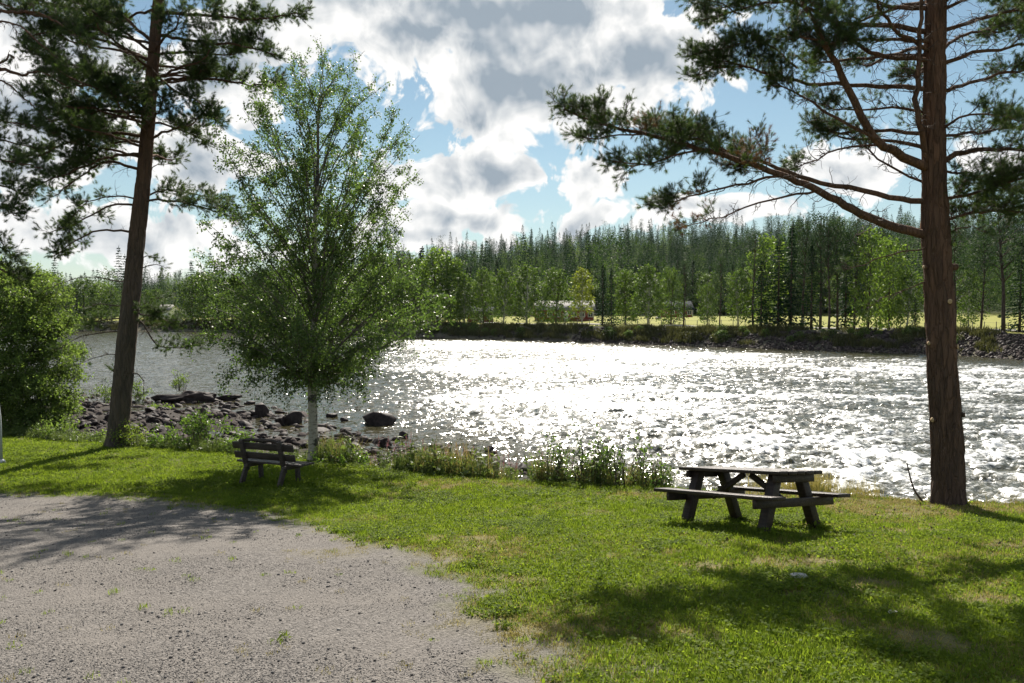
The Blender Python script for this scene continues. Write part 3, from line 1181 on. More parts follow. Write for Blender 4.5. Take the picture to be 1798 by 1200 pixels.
def pine_limb(wood, twigs, fol, ctrl, r0, r1, t0, sub_len, dens, rng, dead=0.5, shoot=1.0, lift=0.10, clump=7.0, fan=1.0):
    """one pine limb: bare and twiggy up to t0, then side sprays of needles"""
    n = max(8, int(np.sum(np.linalg.norm(np.diff(ctrl, axis=0), axis=1)) / 0.16))
    P = spline(ctrl, n)
    L = np.sum(np.linalg.norm(np.diff(P, axis=0), axis=1))
    P[1:-1] += rng.normal(size=(n - 2, 3)) * 0.014
    wood.tube(P, np.linspace(r0, r1, n), 7)
    T = norm(np.gradient(P, axis=0))
    for _ in range(int(dens * L)):
        t = rng.uniform(0.08, 1.0)
        i = min(int(t * (n - 1)), n - 2)
        f = t * (n - 1) - i
        p = P[i] * (1 - f) + P[i + 1] * f
        side = norm(np.cross(T[i], UP)) * rng.choice([-1, 1]) * fan + UP * rng.uniform(-0.45, 0.55) + T[i] * rng.uniform(0.2, 1.0)
        ln = sub_len * rng.uniform(0.45, 1.0) * (1.15 - 0.6 * t)
        if t < t0:
            if rng.uniform() < dead:
                q = crooked(p, side, ln * rng.uniform(0.5, 1.1), 6, rng, 0.35, -0.03)
                twigs.tube(q, np.linspace(0.0075, 0.0025, len(q)), 4)
                for k in (2, 3, 4):
                    if rng.uniform() < 0.75:
                        q2 = crooked(q[k], norm(q[k] - q[k - 1]) + rng.normal(size=3) * 0.8, ln * rng.uniform(0.15, 0.5), 4, rng, 0.4)
                        twigs.tube(q2, np.linspace(0.004, 0.002, len(q2)), 3)
            continue
        q = crooked(p, side, ln, 6, rng, 0.14, lift)
        twigs.tube(q, np.linspace(0.008, 0.003, len(q)), 4)
        spray(q, fol, rng, shoot, clump, ln)
    spray(P[-5:], fol, rng, shoot, clump * 1.3, sub_len * 0.6)


def spray(q, fol, rng, shoot, clump, ln):
    m = max(5, int(ln * clump * 5.0))
    for _ in range(m):
        s = rng.uniform(0.25, 1.0) ** 0.7
        i = min(int(s * (len(q) - 1)), len(q) - 2)
        f = s * (len(q) - 1) - i
        b = q[i] * (1 - f) + q[i + 1] * f
        d = norm(q[i + 1] - q[i])
        dd = norm(d * 0.9 + rng.normal(size=3) * 0.85 + UP * 0.25)
        o = dd * rng.uniform(0.0, 0.15) * shoot + rng.normal(size=3) * 0.045
        if fol.stalks is not None:
            fol.stalks.append((b, b + o))
        fol.add(b + o, dd, shoot * rng.uniform(0.75, 1.2))
    fol.add(q[-1], norm(q[-1] - q[-2]) + UP * 0.3, shoot * 1.1)


def trunk_mesh(P, rad, sides, relief, seed, flare=0.0, lump=0.0):
    """a trunk with real bark relief"""
    P = np.asarray(P, float)
    n = len(P)
    ang = np.arange(sides) * 2 * math.pi / sides
    A, Hh = np.meshgrid(ang, P[:, 2])
    ca, sa = np.cos(A), np.sin(A)
    plates = np.abs(fbm(ca * 5.0, sa * 5.0, Hh * 1.6, 3, seed)) * 2.0
    fine = fbm(ca * 12, sa * 12, Hh * 7.0, 2, seed + 9)
    r = rad[:, None] + relief * (np.minimum(plates, 0.7) * 1.4 - 0.5 + 0.35 * fine)
    r = r + lump * fbm(ca * 1.2, sa * 1.2, Hh * 0.9, 2, seed + 4)
    if flare:
        h = Hh - P[0, 2]
        r = r + flare * np.exp(-np.maximum(h, 0) / 0.22) * (1 + 0.5 * np.sin(A * 4 + 1.0))
    V = np.stack([P[:, 0:1] + ca * r, P[:, 1:2] + sa * r, Hh + 0 * r], -1).reshape(-1, 3)
    i = np.arange(n - 1)[:, None] * sides
    j = np.arange(sides)[None]
    k = (j + 1) % sides
    q = np.stack([i + j, i + k, i + sides + k, i + sides + j], -1).reshape(-1, 4)
    return new_mesh('trunk', V, q, smooth=True)


def local(root, pts):
    return np.asarray(pts, float) - np.asarray(root, float)


def trunk_point(P, z):
    return np.array([np.interp(z, P[:, 2], P[:, 0]), np.interp(z, P[:, 2], P[:, 1]), z])


# ---- the big pine by the water on the right
def right_pine():
    rng = np.random.default_rng(21)
    D = 11.6
    base = np.array([at(1665, 892, D)[0], D, 0])
    base[2] = gz(base[0], D) - 0.12
    root = empty('pine_tree', base)
    tag(root, 'tall pine with thick reddish trunk and long reaching limbs beside the picnic table', 'tree')
    px = lambda x, y, dy=0.0: local(base, at(x, y, D + dy))
    C = np.array([[0, 0, 0]] + [px(x, y) for x, y in [(1664, 800), (1658, 700), (1652, 600), (1647, 500), (1642, 400), (1640, 300), (1639, 200), (1641, 100), (1644, 0)]] + [px(1648, -140), px(1650, -320), px(1656, -480)])
    zz = np.arange(0, C[-1, 2], 0.045)
    P = np.stack([np.interp(zz, C[:, 2], C[:, 0]), np.interp(zz, C[:, 2], C[:, 1]), zz], -1)
    ks = np.ones(9) / 9.0
    for a in (0, 1):
        P[4:-4, a] = np.convolve(P[:, a], ks, 'valid')
    rad = np.interp(zz, [0, 0.5, 1.5, 3, 4.5, 5.0, 7.5, 10, C[-1, 2]], [0.240, 0.228, 0.215, 0.202, 0.190, 0.165, 0.138, 0.10, 0.03])
    obj('trunk', trunk_mesh(P, rad, 72, 0.024, 5, 0.085, 0.016), M_bark, root)
    wood, twigs, fol, brown = MB(), MB(), Foliage(), Foliage()

    def limb(pts, r0, r1, t0, sub, dens, dys=None, **kw):
        m = len(pts)
        dys = dys if dys is not None else [0] * m
        ctrl = np.array([px(x, y, d) for (x, y), d in zip(pts, dys)])
        tp = trunk_point(P, ctrl[0, 2])
        if np.hypot(*(ctrl[0] - tp)[:2]) < 0.55:
            ctrl[0] = tp + (ctrl[0] - tp) * 0.2
        pine_limb(wood, twigs, fol, ctrl, r0, r1, t0, sub, dens, rng, **kw)

    # low limb sweeping out over the lawn to the left
    limb([(1617, 412), (1556, 396), (1496, 368), (1435, 335), (1379, 310), (1295, 280), (1215, 258), (1130, 236), (1060, 218), (990, 192)], 0.075, 0.014, 0.48, 0.75, 15,
         [0, -.1, -.2, -.3, -.35, -.4, -.45, -.5, -.5, -.5], dead=0.55, clump=11)
    limb([(1617, 359), (1556, 345), (1449, 322), (1365, 297), (1290, 268), (1220, 245), (1160, 232)], 0.05, 0.012, 0.55, 0.68, 13, [0, .1, .2, .2, .3, .4, .4], dead=0.6, clump=10)
    limb([(1379, 310), (1330, 318), (1270, 330), (1210, 345), (1150, 365)], 0.022, 0.008, 0.55, 0.50, 15, [-.3, -.5, -.6, -.7, -.7], dead=0.9, clump=11)
    limb([(1435, 335), (1380, 345), (1310, 365), (1250, 385), (1195, 400)], 0.02, 0.006, 0.72, 0.5, 13, [-.3, -.2, 0, .1, .2], dead=1.0, clump=6)
    limb([(1295, 280), (1240, 250), (1190, 240), (1130, 205)], 0.02, 0.008, 0.30, 0.40, 14, [-.4, -.3, -.1, 0], clump=8)
    limb([(1240, 262), (1180, 275), (1120, 290), (1060, 280)], 0.018, 0.007, 0.20, 0.50, 15, [-.4, -.6, -.8, -.9], clump=10)
    limb([(1130, 236), (1080, 238), (1040, 245), (1010, 235)], 0.014, 0.006, 0.15, 0.34, 14, [-.5, -.4, -.3, -.2], clump=8)
    # rising limbs
    limb([(1612, 298), (1561, 261), (1524, 224), (1491, 154), (1463, 102), (1426, 37), (1405, -10), (1380, -80)], 0.075, 0.02, 0.50, 0.75, 15, [0, -.2, -.3, -.5, -.6, -.7, -.8, -.9], dead=0.85, clump=9.1)
    limb([(1538, 245), (1473, 210), (1407, 168), (1360, 150)], 0.03, 0.008, 0.63, 0.6, 18, [-.3, -.2, 0, .1], dead=1.0, clump=6.5)
    limb([(1610, 158), (1547, 151), (1440, 149), (1365, 135), (1305, 116), (1240, 105)], 0.04, 0.010, 0.48, 0.62, 16, [0, .1, .2, .3, .3, .3], dead=1.0, clump=10.4)
    limb([(1612, 109), (1556, 98), (1519, 88), (1473, 51), (1426, 9), (1390, -30)], 0.04, 0.012, 0.48, 0.6, 15, [0, -.1, -.1, 0, .2, .3], dead=1.0, clump=9.1)
    limb([(1622, 56), (1566, 47), (1473, 42), (1417, 14), (1361, 2), (1290, 20), (1235, 35)], 0.045, 0.010, 0.43, 0.6, 16, [0, .2, .4, .6, .7, .8, .8], dead=0.8, clump=10.4)
    limb([(1612, 93), (1570, 51), (1542, 9), (1520, -50)], 0.032, 0.012, 0.58, 0.6, 14, [0, -.4, -.7, -.9], dead=1.0, clump=9.1)
    limb([(1400, 120), (1340, 75), (1285, 80), (1220, 95)], 0.018, 0.007, 0.03, 0.5, 19, [.3, .2, .1, 0], clump=10.4)
    limb([(1612, 298), (1611, 200), (1613, 100), (1616, 10), (1612, -90)], 0.05, 0.02, 0.90, 0.7, 12, [-.1, -.22, -.24, -.22, -.3], dead=1.0)
    limb([(1560, 255), (1480, 260), (1430, 285), (1380, 300)], 0.02, 0.006, 0.58, 0.55, 15, [-.2, .2, .5, .7], dead=1.0, clump=6.5)
    limb([(1615, 330), (1560, 290), (1490, 240), (1440, 230)], 0.022, 0.006, 0.43, 0.6, 15, [.1, .6, 1.0, 1.3], dead=1.0, clump=7.8)
    # right-hand limbs
    limb([(1659, 56), (1715, 35), (1798, 19), (1900, 30)], 0.035, 0.010, 0.53, 0.7, 15, [0, .1, .2, .4], dead=1.0, clump=7.8)
    limb([(1657, 114), (1715, 93), (1798, 79), (1880, 90)], 0.035, 0.010, 0.48, 0.7, 15, [0, -.1, -.2, -.4], dead=1.0, clump=7.8)
    limb([(1654, 163), (1706, 144), (1798, 121), (1890, 120)], 0.035, 0.010, 0.48, 0.7, 15, [0, .2, .4, .6], dead=1.0, clump=7.8)
    limb([(1659, 287), (1692, 268), (1743, 263), (1798, 266), (1900, 290)], 0.05, 0.012, 0.50, 0.7, 15, [0, -.1, -.2, -.3, -.5], dead=1.0, clump=7.8)
    limb([(1659, 354), (1706, 340), (1798, 312), (1880, 290)], 0.03, 0.010, 0.13, 0.62, 18, [0, -.2, -.4, -.5], dead=1.0, clump=10.4)
    limb([(1665, 390), (1720, 372), (1790, 370), (1870, 375)], 0.026, 0.008, 0.08, 0.62, 19, [0, .2, .4, .5], dead=1.0, clump=10.4)
    limb([(1662, 300), (1700, 310), (1750, 330), (1800, 340)], 0.022, 0.007, 0.18, 0.55, 16, [0, .3, .7, 1.0], dead=1.0, clump=9.1)
    limb([(1650, 230), (1690, 205), (1740, 200), (1790, 215)], 0.022, 0.007, 0.23, 0.55, 15, [0, -.4, -.9, -1.2], dead=1.0, clump=6.5)
    limb([(1630, 20), (1560, 10), (1480, -10), (1400, -25)], 0.04, 0.010, 0.35, 0.7, 14, [0, .3, .6, .8], dead=1.0, clump=9)
    limb([(1628, 75), (1540, 70), (1450, 75), (1380, 60)], 0.03, 0.008, 0.35, 0.6, 15, [0, -.4, -.8, -1.0], dead=1.0, clump=8)
    limb([(1625, 200), (1560, 190), (1490, 195), (1430, 180)], 0.025, 0.007, 0.4, 0.55, 15, [0, .4, .8, 1.0], dead=1.0, clump=7)
    limb([(1655, 90), (1700, 60), (1760, 55), (1830, 40)], 0.03, 0.008, 0.35, 0.6, 14, [0, .5, .9, 1.2], dead=1.0, clump=8)
    limb([(1655, 20), (1720, -5), (1800, -15)], 0.03, 0.008, 0.35, 0.7, 14, [0, -.4, -.7], dead=1.0, clump=8)
    limb([(1658, 240), (1710, 235), (1770, 225), (1830, 230)], 0.025, 0.007, 0.35, 0.55, 14, [0, .4, .6, .8], dead=1.0, clump=7)
    limb([(1300, 25), (1260, 5), (1215, -10)], 0.014, 0.006, 0.1, 0.5, 16, [.7, .6, .5], clump=10)
    limb([(1310, 116), (1265, 120), (1218, 135)], 0.014, 0.006, 0.1, 0.5, 16, [.3, .2, .1], clump=10)
    # dead snags low on the trunk
    for pts, dys in (([(1620, 430), (1560, 450), (1500, 470), (1478, 472)], [0, -.2, -.3, -.3]), ([(1622, 490), (1570, 515), (1520, 543)], [0, .1, .2]),
                     ([(1660, 420), (1690, 400), (1730, 408)], [0, -.2, -.3]), ([(1660, 320), (1672, 385), (1680, 410)], [-.2, -.22, -.22])):
        limb(pts, 0.012, 0.004, 1.1, 0.35, 9, dys, dead=0.8)
    # limbs towards and away from the viewer, and the crown above
    for k in range(20):
        z = rng.uniform(5.6, 7.6) if k < 7 else rng.uniform(7.8, C[-1, 2] - 0.3)
        tp = trunk_point(P, z)
        a = rng.uniform(0, 6.28) if k >= 7 else rng.choice([1.2, 1.6, 2.0, 1.0, 2.3])
        L = np.interp(z, [5, 9, C[-1, 2]], [2.3, 2.4, 0.7]) * rng.uniform(0.7, 1.1)
        d = np.array([math.cos(a), math.sin(a), 0])
        ctrl = np.array([tp, tp + d * L * 0.4 + UP * 0.22, tp + d * L * 0.8 + UP * 0.35, tp + d * L + UP * 0.6])
        pine_limb(wood, twigs, fol, ctrl, 0.035, 0.010, 0.5, 0.6, 8, rng, dead=0.7, clump=6)
    # browned sprays on the long limb
    spots = [(px(x, y, dy), r) for x, y, dy, r in ((1345, 275, -.35, .36), (1310, 268, -.4, .26), (1128, 212, -.4, .22), (1205, 405, .1, .5))]
    keep = Foliage()
    for p_, d_, s_ in zip(fol.p, fol.d, fol.s):
        hit = any(np.hypot(p_[0] - c[0], p_[2] - c[2]) < r for c, r in spots)
        (brown if hit and rng.uniform() < 0.5 else keep).add(p_, d_, s_)
    keep.stalks = fol.stalks
    fol = keep
    wood.build('limbs', M_bark, root, smooth=True)
    add_stalks(twigs, fol.stalks)
    twigs.build('twigs', M_twig, root)
    sh = needle_shoot(rng, 36, 0.075, 0.062, 0.0056, 74)
    fol.build('crown', sh, M_pine_needle, root, rng)
    o = brown.build('brown_needles', sh, M_brown_needle, root, rng)
    o['label'] = 'dead rust-brown needle sprays'
    # sawn-off branch stubs
    for (x, y, r, out) in ((1652, 531, 0.042, 0.03), (1667, 609, 0.040, 0.03), (1629, 604, 0.036, 0.02), (1680, 471, 0.045, 0.09), (1622, 471, 0.03, 0.05), (1680, 728, 0.035, 0.05), (1627, 738, 0.04, 0.03)):
        q = px(x, y)
        tp = trunk_point(P, q[2])
        rr = np.interp(q[2], zz, rad)
        dx = np.clip((q[0] - tp[0]) / rr, -0.98, 0.98)
        d = np.array([dx, -math.sqrt(1 - dx * dx), 0.05])
        s = tp + d * (rr - 0.03)
        e = tp + d * (rr + out)
        mb = MB()
        mb.tube([s, s * 0.3 + e * 0.7, e], [r * 1.35, r * 1.1, r * 1.05], 12)
        st = mb.build('branch_stub', M_bark, root, smooth=True)
        mb = MB()
        mb.tube([e + d * 0.001, e + d * 0.004], [r * 0.95, r * 0.93], 12)
        mb.build('cut_face', M_cut, st)
    return root


right_pine()


# ---- the leaning pine on the left
def left_pine():
    rng = np.random.default_rng(8)
    D = 20.0
    base = np.array([at(206, 788, D)[0], D, 0])
    base[2] = gz(base[0], D) - 0.1
    root = empty('pine_tree', base)
    tag(root, 'tall leaning pine with dark bushy crown between the willow and the birch', 'tree')
    px = lambda x, y, dy=0.0: local(base, at(x, y, D + dy))
    C = np.array([[0, 0, 0]] + [px(x, y) for x, y in [(214, 700), (222, 600), (233, 500), (243, 400), (254, 300), (262, 200), (270, 100), (279, 0), (288, -120), (298, -260), (306, -400)]])
    zz = np.arange(0, C[-1, 2], 0.06)
    P = np.stack([np.interp(zz, C[:, 2], C[:, 0]), np.interp(zz, C[:, 2], C[:, 1]), zz], -1)
    for a in (0, 1):
        P[4:-4, a] = np.convolve(P[:, a], np.ones(9) / 9.0, 'valid')
    rad = np.interp(zz, [0, 0.6, 2, 4, 6, 8, 10, 12.5, C[-1, 2]], [0.285, 0.262, 0.25, 0.225, 0.20, 0.17, 0.15, 0.12, 0.03])
    obj('trunk', trunk_mesh(P, rad, 52, 0.022, 15, 0.09, 0.016), M_bark_grey, root)
    wood, twigs, fol = MB(), MB(), Foliage()

    def limb(pts, r0, r1, t0, sub, dens, dys=None, **kw):
        ctrl = np.array([px(x, y, d) for (x, y), d in zip(pts, dys if dys is not None else [0] * len(pts))])
        tp = trunk_point(P, ctrl[0, 2])
        if np.hypot(*(ctrl[0] - tp)[:2]) < 0.55:
            ctrl[0] = tp + (ctrl[0] - tp) * 0.2
        kw.setdefault('clump', 8)
        kw.setdefault('shoot', 1.25)
        pine_limb(wood, twigs, fol, ctrl, r0, r1, t0, sub, dens, rng, **kw)

    big = dict(clump=7.5)
    # right side
    limb([(278, 22), (360, 28), (440, 34), (525, 24)], 0.05, 0.014, 0.30, 0.85, 10, [0, .1, 0, -.2], **big)
    limb([(276, 60), (340, 72), (420, 80), (488, 98)], 0.05, 0.014, 0.30, 0.8, 10, [0, -.2, -.4, -.5], **big)
    limb([(268, 148), (325, 138), (392, 142), (440, 150), (492, 150)], 0.05, 0.014, 0.45, 0.65, 10, [0, .1, .2, .2, .3])
    limb([(268, 130), (310, 160), (350, 180), (392, 220)], 0.035, 0.010, 0.40, 0.65, 9, [0, -.4, -.7, -.8])
    limb([(262, 215), (300, 222), (345, 240), (380, 258)], 0.035, 0.010, 0.25, 0.65, 11, [0, .3, .3, .2], **big)
    limb([(252, 355), (300, 352), (360, 366), (415, 385)], 0.035, 0.010, 0.25, 0.6, 11, [0, -.2, -.3, -.3])
    limb([(252, 350), (285, 335), (330, 340), (400, 352)], 0.03, 0.010, 0.3, 0.55, 11, [0, .4, .6, .7])
    limb([(256, 300), (280, 290), (310, 288)], 0.014, 0.004, 1.2, 0.4, 8, dead=0.7)
    # left side
    limb([(272, 80), (200, 20), (130, 15), (60, 5)], 0.05, 0.014, 0.25, 0.85, 11, [0, .1, .2, .2], **big)
    limb([(265, 110), (190, 75), (120, 60), (45, 62)], 0.05, 0.014, 0.25, 0.85, 11, [0, -.3, -.5, -.6], **big)
    limb([(262, 175), (200, 150), (140, 150), (75, 165)], 0.05, 0.014, 0.2, 0.85, 11, [0, .4, .7, .8], **big)
    limb([(260, 200), (190, 195), (130, 205), (60, 220)], 0.05, 0.014, 0.2, 0.85, 11, [0, -.3, -.4, -.4], **big)
    limb([(257, 240), (190, 235), (110, 255), (35, 290)], 0.05, 0.014, 0.2, 0.85, 12, [0, .1, .2, .2], **big)
    limb([(250, 270), (200, 275), (130, 300), (55, 330)], 0.05, 0.014, 0.2, 0.85, 12, [0, -.4, -.6, -.7], **big)
    limb([(246, 300), (190, 285), (150, 305), (95, 345)], 0.045, 0.012, 0.3, 0.7, 11, [0, .4, .7, .9], **big)
    limb([(240, 360), (195, 362), (140, 390), (85, 410)], 0.035, 0.010, 0.45, 0.6, 11, [0, 0, .1, .1])
    limb([(238, 350), (205, 345), (160, 355), (120, 385)], 0.025, 0.008, 0.45, 0.6, 10, [0, -.3, -.6, -.8])
    limb([(230, 408), (180, 405), (130, 425), (95, 450)], 0.035, 0.010, 0.5, 0.55, 10, [0, .1, .1, 0])
    # low boughs by the water
    limb([(226, 545), (250, 552), (285, 560), (312, 575)], 0.025, 0.008, 0.2, 0.5, 13, [0, -.3, -.4, -.4])
    limb([(224, 550), (252, 570), (270, 600), (300, 612), (352, 606)], 0.03, 0.008, 0.55, 0.48, 12, [0, .1, .2, .3, .4], dead=0.7)
    limb([(220, 560), (180, 562), (150, 575)], 0.022, 0.006, 0.5, 0.35, 10, [0, .2, .3])
    for pts in ([(226, 498), (175, 488), (130, 490), (70, 515)], [(216, 540), (180, 534), (160, 540)], [(224, 478), (262, 466), (290, 470)], [(228, 545), (262, 530), (300, 518)],
                [(212, 632), (192, 622), (130, 643)], [(226, 650), (248, 660), (252, 690), (246, 700)], [(206, 660), (196, 650)], [(240, 460), (256, 450), (268, 452)], [(222, 580), (150, 590), (95, 615)]):
        limb(pts, 0.020, 0.005, 1.2, 0.3, 6, dead=0.6)
    # limbs fore and aft, and the crown above the frame
    for k in range(48):
        z = rng.uniform(7.6, 12.4) if k < 30 else rng.uniform(12, C[-1, 2] - 0.3)
        tp = trunk_point(P, z)
        a = rng.uniform(0, 6.28)
        L = np.interp(z, [7, 11, C[-1, 2]], [2.2, 3.2, 0.8]) * rng.uniform(0.6, 1.1)
        d = np.array([math.cos(a) - 0.25, math.sin(a), 0])
        ctrl = np.array([tp, tp + d * L * 0.4 + UP * 0.15, tp + d * L * 0.8 + UP * 0.2, tp + d * L + UP * 0.45])
        pine_limb(wood, twigs, fol, ctrl, 0.04, 0.012, 0.35, 0.8, 8, rng, dead=0.5, clump=8, shoot=1.25)
    wood.build('limbs', M_bark_grey, root, smooth=True)
    add_stalks(twigs, fol.stalks)
    twigs.build('twigs', M_twig, root)
    fol.build('crown', needle_shoot(rng, 30, 0.09, 0.070, 0.0085, 72), M_pine_needle, root, rng)


left_pine()


# ---- a pine standing just outside the picture on the left; its boughs reach in
def edge_pine():
    rng = np.random.default_rng(13)
    D = 15.5
    base = np.array([at(-190, 800, D)[0], D, 0])
    base[2] = gz(base[0], D) - 0.1
    root = empty('pine_tree', base)
    tag(root, 'pine at the very left edge whose crooked boughs hang into the picture', 'tree')
    px = lambda x, y, dy=0.0: local(base, at(x, y, D + dy))
    top = 12.0
    zz = np.arange(0, top, 0.08)
    P = np.stack([0.12 * np.sin(zz * 0.5), 0 * zz, zz], -1)
    rad = np.interp(zz, [0, 0.6, 3, 7, top], [0.26, 0.24, 0.21, 0.16, 0.04])
    obj('trunk', trunk_mesh(P, rad, 32, 0.016, 25, 0.06, 0.012), M_bark, root)
    wood, twigs, fol = MB(), MB(), Foliage()

    def limb(pts, r0, r1, t0, sub, dens, dys=None, **kw):
        ctrl = np.array([px(x, y, d) for (x, y), d in zip(pts, dys if dys is not None else [0] * len(pts))])
        tp = trunk_point(P, ctrl[0, 2])
        ctrl[0] = tp
        kw.setdefault('clump', 8)
        kw.setdefault('shoot', 1.15)
        pine_limb(wood, twigs, fol, ctrl, r0, r1, t0, sub, dens, rng, **kw)

    limb([(-190, 60), (-60, 20), (20, 22), (60, 22), (110, 45), (160, 85)], 0.05, 0.010, 0.55, 0.7, 9, dead=1.0, clump=5)
    limb([(-190, 90), (-60, 50), (20, 40), (80, 85), (125, 120)], 0.03, 0.008, 0.75, 0.6, 9, dead=1.0, clump=4)
    limb([(-190, 190), (-80, 130), (0, 122), (40, 132), (70, 127), (115, 150)], 0.055, 0.010, 0.75, 0.6, 8, dead=1.0, clump=5)
    limb([(-190, 220), (-60, 130), (0, 110), (18, 98), (24, 104)], 0.03, 0.012, 1.2, 0.4, 4, dead=0.6)
    limb([(-190, 210), (-60, 130), (0, 140), (40, 170), (90, 215)], 0.03, 0.008, 0.7, 0.5, 8, dead=1.0, clump=5)
    for (y, dx, dd) in ((215, 70, -.2), (250, 60, .3), (285, 75, 0), (330, 40, .4), (370, 30, -.3), (440, 22, 0), (480, 35, .2)):
        limb([(-190, y - 25), (-90, y - 30), (0, y - 5), (dx, y + 10)], 0.035, 0.010, 0.45, 0.6, 11, [0, dd * .5, dd, dd], clump=6.5)
    for k in range(16):
        z = rng.uniform(3.5, top - 0.3)
        tp = trunk_point(P, z)
        a = rng.uniform(1.2, 5.1)
        L = np.interp(z, [3, 7, top], [2.0, 2.4, 0.7]) * rng.uniform(0.7, 1.1)
        d = np.array([math.cos(a), math.sin(a), 0])
        ctrl = np.array([tp, tp + d * L * 0.5 + UP * 0.2, tp + d * L + UP * 0.4])
        pine_limb(wood, twigs, fol, ctrl, 0.035, 0.01, 0.4, 0.6, 7, rng, clump=6, shoot=1.15)
    wood.build('limbs', M_bark, root, smooth=True)
    add_stalks(twigs, fol.stalks)
    twigs.build('twigs', M_twig, root)
    fol.build('crown', needle_shoot(rng, 30, 0.085, 0.064, 0.0075, 72), M_pine_needle, root, rng)


edge_pine()

# leaf templates: x is the leaf's length
LEAF = (np.array([[0, 0, 0], [0.42, -0.36, 0.07], [0.42, 0.36, 0.07], [1.0, 0, -0.04]]), np.array([[0, 1, 3], [0, 3, 2]]))
LONG_LEAF = (np.array([[0, 0, 0], [0.45, -0.17, 0.04], [0.45, 0.17, 0.04], [1.0, 0, -0.08]]), np.array([[0, 1, 3], [0, 3, 2]]))


def leaves_on(q, n, spread, size, rng, P, Dd, S, droop=0.35):
    for _ in range(n):
        s = rng.uniform(0.1, 1.0)
        i = min(int(s * (len(q) - 1)), len(q) - 2)
        f = s * (len(q) - 1) - i
        b = q[i] * (1 - f) + q[i + 1] * f
        P.append(b + rng.normal(size=3) * spread)
        Dd.append(rng.normal(size=3) * 0.8 - UP * droop)
        S.append(size * rng.uniform(0.7, 1.25))


